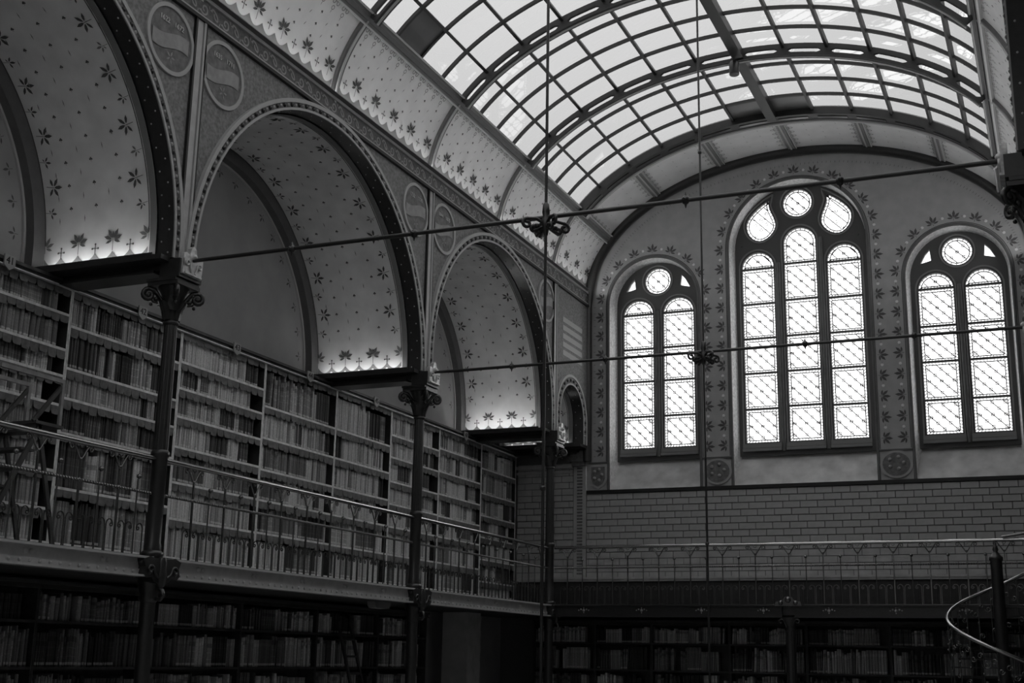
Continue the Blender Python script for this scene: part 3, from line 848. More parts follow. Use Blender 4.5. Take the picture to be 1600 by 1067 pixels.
# roof slab closing the tops of the side aisles
for nm, x0, x1 in (('ceiling_aisle_left', XW-.25, .02), ('ceiling_aisle_right', W-.02, W-XW+.25)):
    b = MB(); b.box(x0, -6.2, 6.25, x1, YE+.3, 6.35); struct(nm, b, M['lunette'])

# frieze
def frieze(mir, parent, name):
    T = Tm(mir); root = empty(name); tag(root, None, None, None, 'structure')
    root['label'] = 'dark scroll frieze running above the %s arcade' % ('right' if mir else 'left')
    def bx(mb, x0, z0, x1, z1):
        P = [T(x, y, z) for x, y, z in ((x0,-6.2,z0),(x1,-6.2,z0),(x1,-6.2,z1),(x0,-6.2,z1),(x0,YE,z0),(x1,YE,z0),(x1,YE,z1),(x0,YE,z1))]
        for q in ((0,1,2,3),(7,6,5,4),(0,4,5,1),(1,5,6,2),(2,6,7,3),(3,7,4,0)): mb.poly([P[i] for i in q])
    g = MB(); bx(g, -.12, ZFR0, .055, ZFR1); g.build('band', M['frieze'], root)
    g = MB(); bx(g, .03, ZFR1-.03, .085, ZFR1+.01); bx(g, .03, ZFR0+.035, .08, ZFR0+.06); g.cur = 1; bx(g, .03, ZFR0-.012, .095, ZFR0+.03); g.cur = 2; bx(g, .02, ZFR1+.01, .048, ZFR1+.06)
    g.build('fillets', [M['spandrel_line'], M['black'], M['motif_mid']], root)
    g = MB(); y = 4.0; k = 0
    while y < YE-.1:
        z0 = (ZFR0+.06+ZFR1-.03)/2; sg = 1 if k % 2 else -1
        sp = [(y+(.075-.055*i/12)*cos(R(200)+i*.62*sg), z0+(.075-.055*i/12)*sin(R(200)*sg+i*.62*sg)) for i in range(13)]
        for p, q in zip(sp, sp[1:]):
            l = math.dist(p, q) or 1; nx, nz = -(q[1]-p[1])/l*.011, (q[0]-p[0])/l*.011
            g.poly([T(.062, p[0]+nx, p[1]+nz), T(.062, q[0]+nx, q[1]+nz), T(.062, q[0]-nx, q[1]-nz), T(.062, p[0]-nx, p[1]-nz)])
        for pl in leaf_fan((y+.09, z0+.03*sg), .05, R(60*sg), (-40, 40), (1, 1)): g.poly([T(.062, a, c) for a, c in pl])
        y += .2; k += 1
        if mir and y < 8: y = 8
    o = g.build('scroll_ornament', M['ornament'], root); o['kind'] = 'stuff'
frieze(0, None, 'trim_1'); frieze(1, None, 'trim_2')

# vertical strips over the columns and roundels in the spandrels
for mir, rt in ((0, arc_l), (1, arc_r)):
    T = Tm(mir)
    for yc in (5.06, Y1, Y2, Y3):
        g = MB()
        for dy, w_, x1, cu in ((-.075, .03, .085, 1), (0, .10, .07, 0), (.075, .03, .085, 2), (.115, .025, .075, 1)):
            g.cur = cu
            P = [T(x, y, z) for x, y, z in ((.04,yc+dy-w_/2,ZB+.1),(x1,yc+dy-w_/2,ZB+.1),(x1,yc+dy+w_/2,ZB+.1),(.04,yc+dy+w_/2,ZB+.1),(.04,yc+dy-w_/2,ZFR0),(x1,yc+dy-w_/2,ZFR0),(x1,yc+dy+w_/2,ZFR0),(.04,yc+dy+w_/2,ZFR0))]
            for q in ((0,3,2,1),(4,5,6,7),(0,1,5,4),(1,2,6,5),(2,3,7,6),(3,0,4,7)): g.poly([P[i] for i in q])
        g.build('spandrel_strip', [M['girder'], M['black'], M['spandrel_line']], rt)
DATES = {(Y1,-1): ('1622','1672'), (Y1,1): ('1635','1711'), (Y2,-1): ('1732','1770'), (Y2,1): ('1844','1875'), (Y3,-1): ('1790','1858')}
for yc in (Y1, Y2, Y3):
    for sg in (-1, 1):
        if yc == Y3 and sg == 1: continue
        cy, cz, rr = yc+sg*(.47 if yc != Y3 else .43), 5.42, .35
        o = MB(); n = 40
        def X(r, x, n=40): return [(x, cy+r*cos(2*pi*i/n), cz+r*1.0*sin(2*pi*i/n)) for i in range(n)]
        o.cap(X(rr, .058)); disc_o = o.build('roundel', M['roundel'], arc_l)
        k = MB(); k.grid([list(a) for a in zip(X(rr, .05), X(rr, .075), X(rr+.045, .075), X(rr+.045, .05))]+[[X(rr, .05)[0], X(rr, .075)[0], X(rr+.045, .075)[0], X(rr+.045, .05)[0]]], True)
        k.build('roundel_ring', M['spandrel_line'], disc_o)
        k = MB(); top, bot = [], []
        for i in range(13):
            u = -1+2*i/12; y = cy+u*.30; z = cz-.02+.05*sin(u*2.2)-(.0); top.append((.066, y, z+.085)); bot.append((.066, y, z-.085))
        k.grid([top, bot]); k.build('banner', M['banner'], disc_o)
        k = MB()
        for i in range(5):
            a = 2*pi*i/5
            for p in leaf_fan((cy+.02, cz-.2), .07, a, (0,), (1.0,)): k.poly([(.064, y, z) for y, z in p])
        k.build('roundel_flower', M['banner'], disc_o)
        for q, s_ in enumerate(DATES[(yc, sg)]):
            mw = Matrix(((0, 0, 1, .066), (1, 0, 0, cy+(-.12 if q == 0 else .12)), (0, 1, 0, cz+.19), (0, 0, 0, 1)))
            text(s_, .082, M['white'], disc_o, mw, name='date_numerals')
# pale painted text panel on the strip of wall beyond the third column
g = MB()
for i in range(5): g.prism([(Y3+.45, 5.25-i*.16), (YE-.45, 5.25-i*.16), (YE-.45, 5.35-i*.16), (Y3+.45, 5.35-i*.16)], lambda y, z: (.05, y, z), lambda y, z: (.054, y, z))
g.build('painted_tablet_lines', M['spandrel_line'], arc_l)

# ------------------------------------------------------------------ columns
def spiral(c, r0, turns, a0, plane, sg=1, n=18, r1=.25):
    out = []
    for i in range(n+1):
        f = i/n; r = r0*(1-f*(1-r1)); a = a0+sg*2*pi*turns*f
        u, v = r*cos(a), r*sin(a); out.append((c[0]+plane[0][0]*u+plane[1][0]*v, c[1]+plane[0][1]*u+plane[1][1]*v, c[2]+plane[0][2]*u+plane[1][2]*v))
    return out
def make_column():
    root = empty('iron_column')
    g = MB(); g.lathe([(.085, ZF), (.085, ZF+.1), (.075, ZF+.14), (.075, -.42)], 24); g.build('lower_shaft', M['iron'], root)
    g = MB()                                                   # cast bracket spreading over the girder
    g.lathe([(.075, -.44), (.10, -.40), (.085, -.36), (.10, -.31), (.12, -.24), (.11, -.1), (.10, .0), (.115, .02), (.115, .05), (.09, .07)], 18)
    for sg in (-1, 1):
        g.prism([(.0, -.02), (.0, -.27), (.12, -.24), (.16, -.20), (.24, -.21), (.28, -.17), (.26, -.10), (.29, -.03), (.2, .0)],
                lambda u, z: (.02, sg*u, z), lambda u, z: (.145, sg*u, z))
        g.ball((.13, sg*.20, -.15), .035, 8, 5); g.ball((.1, sg*.27, -.05), .025, 8, 5)
    g.lathe([(.02, -.30), (.045, -.27), (.06, -.2), (.045, -.12), (.05, -.05), (.035, .0)], 14, (.135, 0, 0))
    for sg in (-1, 1): g.tube([(.15, sg*.06, -.20), (.155, sg*.12, -.17)]+spiral((.155, sg*.19, -.13), .05, 1.1, pi if sg > 0 else 0, ((0,1,0),(0,0,1)), -sg, 12), .014, 6)
    g.tube([(.1, 0, -.30), (.16, 0, -.32), (.18, 0, -.37), (.14, 0, -.41), (.09, 0, -.40)], .022, 6)
    g.build('bracket', M['iron'], root)
    g = MB(); g.lathe([(.088, .05), (.088, .12), (.078, .15), (.078, 1.0), (.095, 1.02), (.095, 1.06), (.08, 1.08)], 20); g.build('pedestal_shaft', M['iron'], root)
    g = MB(); g.lathe([(.077, 1.07), (.074, 1.6), (.068, 2.40)], 64, flute=.10, nfl=16); g.build('fluted_shaft', M['iron'], root)
    g = MB(); g.lathe([(.068, 2.39), (.084, 2.405), (.084, 2.425), (.070, 2.44)], 20); g.build('necking', M['iron'], root)
    cap = MB(); cap.lathe([(.070, 2.43), (.074, 2.52), (.09, 2.62), (.125, 2.72), (.165, 2.79), (.17, 2.80)], 18)
    c = cap.build('capital', M['iron'], root)
    lm = MB()
    rows = []
    for i in range(7):                                         # one acanthus leaf, curling outwards
        f = i/6; z = 2.44+.22*f-(.035 if i == 6 else 0); rr = .080+.04*f+.075*f**3; w_ = .040*(1-f**3)+.012
        rows.append([(rr-.004, -w_, z), (rr+.010, 0, z), (rr-.004, w_, z), (rr-.012, 0, z)])
    lm.grid(rows, True); lm.cap(rows[-1]); lme = lm.mesh('acanthus_leaf', M['iron'])
    for k in range(8):
        o = put('acanthus_leaf', lme, c, (0, 0, 0), 2*pi*k/8)
        if k % 2: o.location.z = .10; o.scale = (1.22, 1.22, 1.0)
    vm = MB(); d = (1, 0, 0)
    path = [(.09, 0, 2.56), (.13, 0, 2.67), (.19, 0, 2.755), (.25, 0, 2.77)]+spiral((.25, 0, 2.70), .07, 1.3, pi/2, ((1,0,0),(0,0,1)), -1, 16, .2)
    vm.tube(path, .024, 6); vm.ball((.25, 0, 2.70), .028, 6, 4); vm.ball((.17, 0, 2.66), .03, 6, 4); vm.ball((.22, 0, 2.60), .02, 6, 4); vm.tube([(.15, 0, 2.62), (.20, 0, 2.63), (.225, 0, 2.66)], .012, 5)
    vme = vm.mesh('volute', M['iron'])
    for k in range(4): put('volute', vme, root, (0, 0, 0), pi/4+pi/2*k)
    g = MB(); g.box(-.19, -.19, 2.79, .19, .19, 2.83); g.box(-.2, -.2, 2.83, .17, .2, 2.86); g.build('abacus', M['iron'], root)
    g = MB(); g.box(-.05, -.19, 2.865, .20, .19, 3.06); g.build('impost_core', M['iron'], root)
    g = MB()                                                   # gilded block carved with scrolls, facing the hall
    g.prism([(-.15, 2.90), (.15, 2.90), (.165, 3.06), (.16, 3.12), (.12, 3.14), (.06, 3.12), (.04, 3.20), (0, 3.23), (-.04, 3.20), (-.06, 3.12), (-.12, 3.14), (-.16, 3.12), (-.165, 3.06)],
            lambda y, z: (.17, y, z), lambda y, z: (.225, y, z))
    g.prism([(.175, 2.90), (.225, 2.90), (.225, 3.06), (.175, 3.06)], lambda x, z: (x, -.165, z), lambda x, z: (x, -.15, z))
    for sg in (-1, 1): g.tube([(.232, sg*.03, 2.93), (.235, sg*.06, 3.0)]+spiral((.235, sg*.10, 3.02), .04, 1.1, pi if sg > 0 else 0, ((0,1,0),(0,0,1)), -sg, 12), .012, 5)
    g.ball((.235, 0, 3.11), .035, 8, 5); g.box(.225, -.14, 2.905, .24, .14, 2.925)
    g.build('gilded_block', M['gilt'], root)
    return root
col0 = make_column()
spots = [((0, Y1, 0), 0, 'nearest fluted iron column with gilded block, left of the first balcony bay'),
         ((0, Y2, 0), 0, 'middle fluted iron column on the left balcony, second from the frame edge'),
         ((0, Y3, 0), 0, 'slim iron column at the corner where side and end balcony meet'),
         ((0, 5.06, 0), 0, 'iron column of the left arcade before the frame'),
         ((W, Y1, 0), pi, 'iron column on the right frame edge carrying the nearer tie rod'),
         ((W, Y2, 0), pi, 'iron column on the right frame edge at the farther tie rod'),
         ((W, Y3, 0), pi, 'iron column at the right corner of the end balcony')]
for i, (p, rz, lab) in enumerate(spots):
    c = col0 if i == 0 else copy_tree(col0)
    c.location = p; c.rotation_euler.z = rz; tag(c, lab, 'column', 'cast iron columns of the gallery')

# beams from the columns to the side walls, with lamp strips on top
def make_beam(yb, mir, lab, half=.33, lamp=None, soft=False):
    T = Tm(mir); root = empty('iron_beam'); tag(root, lab, 'beam', 'iron beams under the side vaults')
    def bx(mb, x0, y0, z0, x1, y1, z1):
        a, c = T(x0, y0, z0), T(x1, y1, z1); mb.box(min(a[0], c[0]), y0, z0, max(a[0], c[0]), y1, z1)
    g = MB(); bx(g, XW-.02, yb-half, 3.03, .06, yb+half, 3.08); g.build('top_flange', M['iron'], root)
    g = MB(); bx(g, XW-.02, yb-.11, 2.97, -.10, yb+.11, 3.03); g.build('web', M['iron'], root)
    g = MB(); bx(g, XW-.02, yb-.15, 2.94, -.16, yb+.15, 2.97); g.build('bottom_flange', M['iron'], root)
    g = MB(); bx(g, XW+.1, yb-half, 3.08, -.06, yb-half+.012, 3.105); g.build('front_lip', M['iron'], root)
    if lamp:
        r = empty('uplight_strip'); tag(r, lamp, 'lamp', 'uplight strips on the beams')
        g = MB(); bx(g, XW+.25, yb-half+.018, 3.081, -.16, yb-half+.06, 3.09); g.build('tray', M['grey'], r)
        g = MB(); bx(g, XW+.27, yb-half+.022, 3.09, -.18, yb-half+.05, 3.10); g.build('tube', M[soft or 'lamp'], r)
make_beam(Y1, 0, 'dark iron beam from the nearest left column back to the wall', .33, 'glowing uplight strip on the beam behind the nearest column')
make_beam(Y2, 0, 'dark iron beam from the middle left column back to the wall', .33, 'glowing uplight strip on the beam behind the middle column')
make_beam(Y3, 0, 'dark iron beam from the corner column back to the wall', .45, 'glowing uplight strip on the beam behind the corner column', 'lamp_strong')
make_beam(23.25, 0, 'short dark ledge beam along the end wall beyond the corner column', .42, 'glowing uplight strip on the ledge by the end wall', 'lamp_soft')
make_beam(5.06, 0, 'dark iron beam left of the frame', .30)
for y in (Y1, Y2, Y3): make_beam(y, 1, {Y1: 'iron beam behind the nearer right column', Y2: 'iron beam behind the farther right column', Y3: 'iron beam behind the right corner column'}[y])

# unseen lamp strips added on the two cornices to brighten the coves
for mir, lab in ((0, 'added unseen lamp strip in a tray on the left cornice'), (1, 'added unseen lamp strip in a tray on the right cornice')):
    T = Tm(mir); r = empty('added_cornice_strip'); tag(r, lab, 'lamp', 'added lamp strips on the cornices')
    def bx(mb, x0, z0, x1, z1):
        a, c = T(x0, 0, z0), T(x1, 0, z1); mb.box(min(a[0], c[0]), 3.0, z0, max(a[0], c[0]), YE-.3, z1)
    g = MB(); bx(g, .05, ZFR1+.012, .155, ZFR1+.022); bx(g, .05, ZFR1+.022, .062, ZFR1+.075); g.build('tray', M['rib'], r)
    g = MB(); bx(g, .062, ZFR1+.026, .072, ZFR1+.066); g.build('tube', M['strip'], r)

# ------------------------------------------------------------------ tie rods and hanging rods
ZT = 3.075
for y, lab in ((Y1, 'nearer iron tie rod spanning the hall with star-shaped knots'), (Y2, 'farther iron tie rod spanning the hall in front of the windows')):
    root = empty('tie_rod', (0, y, ZT)); tag(root, lab, 'tie rod', 'tie rods across the hall')
    g = MB(); g.tube([(.2, 0, 0), (XC, 0, 0), (W-.2, 0, 0)], .021, 8); g.build('rod', M['iron'], root)
    for x in (1.43, 2.82, 5.53, 6.88):
        g = MB(); g.ball((x, 0, 0), .042, 8, 5)
        for a in range(4): g.tube([(x, .03*cos(a*pi/2), .03*sin(a*pi/2)), (x, .075*cos(a*pi/2), .075*sin(a*pi/2))], lambda f: .014*(1-f)+.003, 5)
        g.build('knot', M['iron'], root)
for y, lab in ((Y1, 'nearer thin vertical rod hanging from the skylight through scroll rosette'), (Y2, 'farther thin vertical rod hanging before the left windows')):
    root = empty('hanging_rod', (XC, y, 0)); tag(root, lab, 'rod', 'vertical hanging rods')
    g = MB(); g.tube([(0, 0, -1.9), (0, 0, 3.0), (0, 0, 8.5)], .014, 8); g.build('rod', M['iron'], root)
    g = MB(); g.lathe([(.012, 3.22), (.03, 3.2), (.038, 3.12), (.03, 3.08), (.045, 3.05), (.05, 2.99), (.03, 2.95), (.02, 2.9)], 10)
    g.build('collar', M['iron'], root)
    for k in range(4):
        g = MB(); a = pi/4+k*pi/2; d = (cos(a), sin(a), 0)
        P = [(d[0]*r_, d[1]*r_, z) for r_, z in ((.03, 3.02), (.10, 3.05), (.17, 3.04))]+spiral((d[0]*.19, d[1]*.19, 2.99), .05, 1.1, pi/2, (d, (0,0,1)), -1, 12, .3)
        g.tube(P, .016, 6)
        P = [(d[0]*r_, d[1]*r_, z) for r_, z in ((.03, 2.98), (.08, 2.95), (.12, 2.93))]+spiral((d[0]*.125, d[1]*.125, 2.955), .03, .8, -pi/2, (d, (0,0,1)), 1, 10, .3)
        g.tube(P, .018, 6); g.ball((d[0]*.09, d[1]*.09, 2.98), .035, 7, 4, .6); g.build('scroll_arm', M['iron'], root)
    g = MB(); g.ball((0, 0, 5.9), .03, 8, 5); g.ball((0, 0, .55), .028, 8, 5); g.build('bead', M['iron'], root)
    g = MB(); g.lathe([(.10, 8.50), (.06, 8.44), (.02, 8.38), (.014, 8.3)], 10); g.build('ceiling_rose', M['iron'], root)
root = empty('ceiling_spotlight', (XC-.05, 18.72, 8.17)); tag(root, 'small can spotlight hanging under the skylight ridge', 'spotlight')
g = MB(); g.lathe([(.075, .0), (.08, .01), (.08, .20), (.06, .23), (.02, .24)], 16); g.build('housing', M['iron'], root)
g = MB(); g.lathe([(.062, .004), (.062, -.001)], 16); g.build('lens', M['black'], root)
g = MB(); g.tube([(0, 0, .23), (0, 0, .30)], .012, 6); g.box(-.05, -.015, .24, .05, .015, .26); g.build('stem', M['iron'], root)

# ------------------------------------------------------------------ galleries: slabs and girders
b = MB(); b.box(XW, -6.2, -.16, -.02, Y3+.05, -.005); b.box(XW, Y3-.02, -.16, W-XW, YE, -.006)
b.box(W+.02, 8, -.16, W-XW, Y3, -.005); struct('floor_gallery', b, M['wood'])
def girder(a, c, lab, axis):
    """riveted girder; local x runs along it, face towards -y"""
    L = c-a; root = empty('balcony_girder'); tag(root, lab, 'girder', 'riveted girders carrying the balcony')
    g = MB(); g.box(0, -.06, -.18, L, .0, -.02); g.build('web', M['girder'], root)
    g = MB(); g.box(0, -.14, -.022, L, .0, .0); g.build('top_flange', M['girder'], root)
    g = MB(); g.box(0, -.14, -.20, L, .0, -.18); g.box(0, -.078, -.18, L, -.06, -.125); g.build('bottom_flange', M['girder'], root)
    g = MB(); x = .1
    while x < L-.08: g.ball((x, -.08, -.152), .017, 7, 4); x += .125
    k = .55
    while k < L-.2: g.ball((k, -.064, -.072), .026, 8, 4); g.ball((k+.075, -.064, -.072), .026, 8, 4); k += 1.0
    o = g.build('rivets', M['girder'], root); o['kind'] = 'stuff'
    if axis == 'y': root.location = (.0, a, 0); root.rotation_euler.z = pi/2
    else: root.location = (a, Y3, 0)
    return root
for a, c, lab in ((5.2, Y1-.14, 'riveted balcony girder at the lower left frame edge'), (Y1+.14, Y2-.14, 'riveted balcony girder between the nearest and middle column'), (Y2+.14, Y3-.1, 'riveted balcony girder between middle and corner column')):
    girder(a, c, lab, 'y')
def end_girder(a, c, lab):
    root = empty('balcony_girder', (a, Y3, 0)); tag(root, lab, 'girder', 'girders under the end balcony'); L = c-a
    g = MB(); g.box(0, -.06, -.18, L, .0, -.02); g.build('web', M['iron'], root)
    g = MB(); g.box(0, -.11, -.02, L, .0, .0); g.box(0, -.11, -.20, L, .0, -.18); g.build('flanges', M['iron'], root)
    g = MB(); x = .55
    while x < L:
        g.ball((x, -.065, -.09), .025, 7, 4)
        for sg in (-1, 1):
            g.ball((x+sg*.05, -.065, -.075), .016, 6, 3); g.ball((x+sg*.09, -.065, -.09), .012, 6, 3); g.ball((x, -.065, -.09+sg*.04), .012, 6, 3)
        x += 1.04
    o = g.build('rosettes', M['girder'], root); o['kind'] = 'stuff'
end_girder(.12, XC-.1, 'dark girder under the left half of the end balcony'); end_girder(XC+.1, W-.1, 'dark girder under the right half of the end balcony')
# short iron column under the middle of the end balcony
root = empty('iron_post', (XC+.02, Y3-.03, 0)); tag(root, 'dark fluted iron post under the middle of the end balcony', 'column')
g = MB(); g.lathe([(.10, ZF), (.10, ZF+.12), (.082, ZF+.16), (.078, -.42)], 48, flute=.08, nfl=12); g.build('shaft', M['iron'], root)
g = MB(); g.lathe([(.08, -.42), (.10, -.39), (.09, -.35), (.12, -.28), (.15, -.22), (.15, -.2)], 16)
for sg in (-1, 1): g.tube([(sg*.05, -.09, -.36)]+spiral((sg*.13, -.09, -.27), .05, 1, pi if sg > 0 else 0, ((1,0,0),(0,0,1)), -sg, 12), .016, 6)
g.build('capital', M['iron'], root)
g = MB(); g.prism([(-.22, -.02), (.22, -.02), (.2, .05), (.1, .06), (.06, .12), (0, .14), (-.06, .12), (-.1, .06), (-.2, .05)], lambda x, z: (x, -.14, z), lambda x, z: (x, -.09, z))
for sg in (-1, 1): g.ball((sg*.12, -.14, .03), .04, 8, 5)
g.ball((0, -.15, .08), .05, 8, 5); g.build('crest', M['rail'], root)

# ------------------------------------------------------------------ railings
def hook(g, sg):
    x0 = .128*sg; P = [(x0, 0, .0), (x0, 0, .27)]
    for i in range(1, 9): a = pi*i/8; P.append((x0-sg*.045*(1-cos(a)), 0, .27+.05*sin(a)))
    P += spiral((sg*.06, 0, .272), .022, .9, pi if sg > 0 else 0, ((1,0,0),(0,0,1)), sg, 8, .4)
    g.tube(P, .0065, 4)
g = MB(); 
def twist(g, p0, p1, w_, pitch, n):
    rows = []
    for i in range(n+1):
        f = i/n; p = Vector(p0).lerp(Vector(p1), f); L = (Vector(p1)-Vector(p0)).length*f; a = 2*pi*L/pitch
        d = (Vector(p1)-Vector(p0)).normalized(); u = d.orthogonal().normalized(); v = d.cross(u)
        rows.append([tuple(p+(u*cos(a+pi/2*j)+v*sin(a+pi/2*j))*w_) for j in range(4)])
    g.grid(rows, True)
twist(g, (0, 0, .02), (0, 0, .82), .0125, .10, 32)
for sg in (-1, 1):
    P = [(0, 0, .81), (sg*.035, 0, .86), (sg*.075, 0, .925), (sg*.105, 0, .965)]+spiral((sg*.128, 0, .935), .032, 1.1, pi/2+sg*.5, ((1,0,0),(0,0,1)), -sg, 12, .3)
    g.tube(P, .0085, 5); hook(g, sg)
g.tube([(-.03, 0, .955), (0, 0, .93), (.03, 0, .955)], .006, 4); g.ball((0, 0, .83), .017, 6, 4); g.ball((0, 0, .635), .022, 8, 4)
ypost = g.mesh('baluster', M['rail'])
g = MB(); g.tube([(0, 0, .02), (0, 0, .75)], .0085, 5)
for sg in (-1, 1): hook(g, sg)
g.ball((0, -.012, .775), .026, 8, 5); g.ball((0, -.03, .775), .014, 6, 4)
bpost = g.mesh('baluster', M['rail'])
def railing(L, first, lab, loc, rz, n_mod=.277):
    root = empty('balcony_railing', loc, rz); tag(root, lab, 'railing', 'wrought iron balcony railings')
    g = MB(); g.tube([(0, 0, .99), (L*.5, 0, .99), (L, 0, .99)], .027, 14); g.build('handrail', M['handrail'], root)
    g = MB(); twist(g, (0, 0, .635), (L, 0, .635), .017, .075, int(L/.0125)); g.build('twisted_rail', M['rail'], root)
    g = MB(); g.box(0, -.02, .0, L, .02, .016); g.build('bottom_rail', M['rail'], root)
    x = first; k = 0
    while x < L-.05: put('baluster', ypost if k % 2 == 0 else bpost, root, (x, 0, 0)); x += n_mod; k += 1
    return root
railing(4.4, .02, 'wrought iron railing at the lower left frame edge', (0, 6.06, 0), pi/2)
railing(Y2-Y1-.18, .14+.36, 'wrought iron railing between nearest and middle column', (0, Y1+.09, 0), pi/2, .281)
railing(Y3-Y2-.18, .25, 'wrought iron railing between middle and corner column', (0, Y2+.09, 0), pi/2, .277)
railing(W-.2, .62-.277-.1, 'long wrought iron railing of the end balcony under the windows', (.1, Y3, 0), 0, .2768)

# ------------------------------------------------------------------ bookcases
LIST_BOOKS = []     # (dist, dict)
def valance(mb, y0, y1, z, x):
    """leather dust flap hanging from a shelf edge, its lower edge cut in tongues"""
    n = max(3, int((y1-y0)/.13)); w_ = (y1-y0)/n
    for k in range(n):
        a = y0+k*w_; h = .088+random.uniform(-.012, .012); bend = random.uniform(-.006, .012); 
        pts = [(a+.002, 0), (a+w_-.002, 0), (a+w_-.003, -h*.55), (a+w_*.86, -h*.95), (a+w_*.5, -h), (a+w_*.14, -h*.93), (a+.003, -h*.55)]
        mb.prism(pts, lambda y, zz: (x+bend*(-zz/h), y, z+zz), lambda y, zz: (x-.004+bend*(-zz/h), y, z+zz))
def bookcase(y0, y1, boards, xf, lab, ztop, zbot, plate=None, lower=False, axis='y', group='bookcases on the gallery', depth=.28, flaps=True, cornice=True):
    """local x along the case, front at local y = 0 facing -y"""
    L = y1-y0; root = empty('bookcase'); tag(root, lab, 'bookcase', group)
    if axis == 'y': root.location = (xf, y0, 0); root.rotation_euler.z = pi/2
    else: root.location = (y0, xf, 0)
    t = .02
    for x in (0, L-t):
        em = M['wood'] if lower else M['woodedge']; g = MB(); g.box(x, 0, zbot, x+t, depth, ztop); g.cur = 1; g.box(x, -.006, zbot, x+t, 0, ztop-.08); g.build('upright', [M['wood'], em], root)  # lower edges take dark oak: balcony shade put into the colour
    g = MB(); g.box(0, depth-.012, zbot, L, depth, ztop); g.build('back_panel', M['wood'], root)
    tops = [ztop-.06]+list(boards[:-1])
    for i, z in enumerate(boards):
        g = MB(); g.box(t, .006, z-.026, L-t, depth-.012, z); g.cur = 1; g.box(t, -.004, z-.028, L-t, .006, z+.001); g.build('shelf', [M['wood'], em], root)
        if flaps and i < len(boards)-1:
            g = MB(); valance_local(g, t, L-t, z-.028); g.build('dust_flap', M['cloth'], root)
    if flaps:
        g = MB(); valance_local(g, t, L-t, ztop-.075); g.build('dust_flap', M['cloth'], root)
    if cornice:
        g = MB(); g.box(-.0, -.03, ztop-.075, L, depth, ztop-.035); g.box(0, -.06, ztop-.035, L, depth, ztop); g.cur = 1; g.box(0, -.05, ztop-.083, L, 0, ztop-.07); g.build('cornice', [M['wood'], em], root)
    g = MB(); g.box(0, .005, zbot, L, depth, boards[-1]-.026); g.build('plinth', M['wood'], root)
    if plate is not None:
        g = MB(); px = plate[1]
        g.prism([(px-.075, ztop+.02), (px+.075, ztop+.02), (px+.075, ztop-.09), (px, ztop-.14), (px-.075, ztop-.09)], lambda x, z: (x, -.062, z), lambda x, z: (x, -.078, z))
        p = g.build('number_plate', M['plate'], root)
        text(plate[0], .11, M['ink'], p, Matrix(((1,0,0,px), (0,0,-1,-.080), (0,1,0,ztop-.04), (0,0,0,1))))
    # books
    for i, z in enumerate(boards):
        ceil_ = tops[i]-.028
        fill_row(root, L, t, z, ceil_, lab, i, y0, xf, axis, lower)
    return root
def valance_local(mb, x0, x1, z):
    n = max(3, int((x1-x0)/.13)); w_ = (x1-x0)/n
    for k in range(n):
        a = x0+k*w_; h = .092+random.uniform(-.014, .014); bend = random.uniform(-.012, .006); ts = random.uniform(-.004, .004)
        pts = [(a+.002, 0), (a+w_-.002, 0), (a+w_-.003, -h*.6), (a+w_*.88, -h*.96), (a+w_*.5, -h), (a+w_*.12, -h*.94), (a+.003, -h*.6)]
        mb.prism(pts, lambda x, zz: (x, -.002+bend*(-zz/h)+ts*(x-a)/w_, z+zz), lambda x, zz: (x, .003+bend*(-zz/h)+ts*(x-a)/w_, z+zz))
def fill_row(root, L, t, z, ceil_, lab, row, y0, xf, axis, lower):
    gap = ceil_-z; x = t+.01; n = 0
    right_gap = random.choice((.04, .07, .1, .12, .22)) if not lower else random.choice((.02, .05, .15))
    end = L-t-right_gap
    run = 0
    while x < end:
        if run <= 0:
            run = random.choice((2, 3, 4, 5, 7, 9, 14)); base = random.choice((.05, .08, .12, .18, .25, .32, .4, .48, .56, .62)) if random.random() < .8 else random.uniform(.5, .72)
            base *= .75 if y0 < 12 and axis == 'y' else 1.2  # nearest cases darker leather; stronger light on the rest put into their colour
            if lower: base *= .6  # shade under the balconies put into the colour of these books
            th0 = random.choice((.018, .024, .03, .036, .045))*(1.25 if gap > .5 else 1.0); h0 = gap*random.uniform(.74, .92); bands = random.random() < .4; bj = random.uniform(-.09, .09); same = random.random() < .5; tagc = random.random() < .7
        th = th0 if same else th0*random.uniform(.55, 1.5)
        th = max(.011, min(.075, th)); h = h0 if same else gap*random.uniform(.70, .93)
        c = base*random.uniform(.72, 1.28) if same else min(.7, base*random.uniform(.35, 1.9))
        if x+th > end: break
        lean = random.uniform(-.008, .008) if random.random() < .85 else random.uniform(.02, .06)
        LIST_BOOKS.append(dict(root=root, lab=lab, row=row, n=n, x=x, z=z, th=th, h=h, c=c, bands=bands, bj=bj, tag=tagc, lean=lean, axis=axis, y0=y0, xf=xf, lower=lower,
                               set=random.uniform(.02, .045), dp=random.uniform(.15, .20)))
        x += th+.0022+abs(lean)*.25; n += 1; run -= 1
        if random.random() < .008: x += random.uniform(.03, .12)
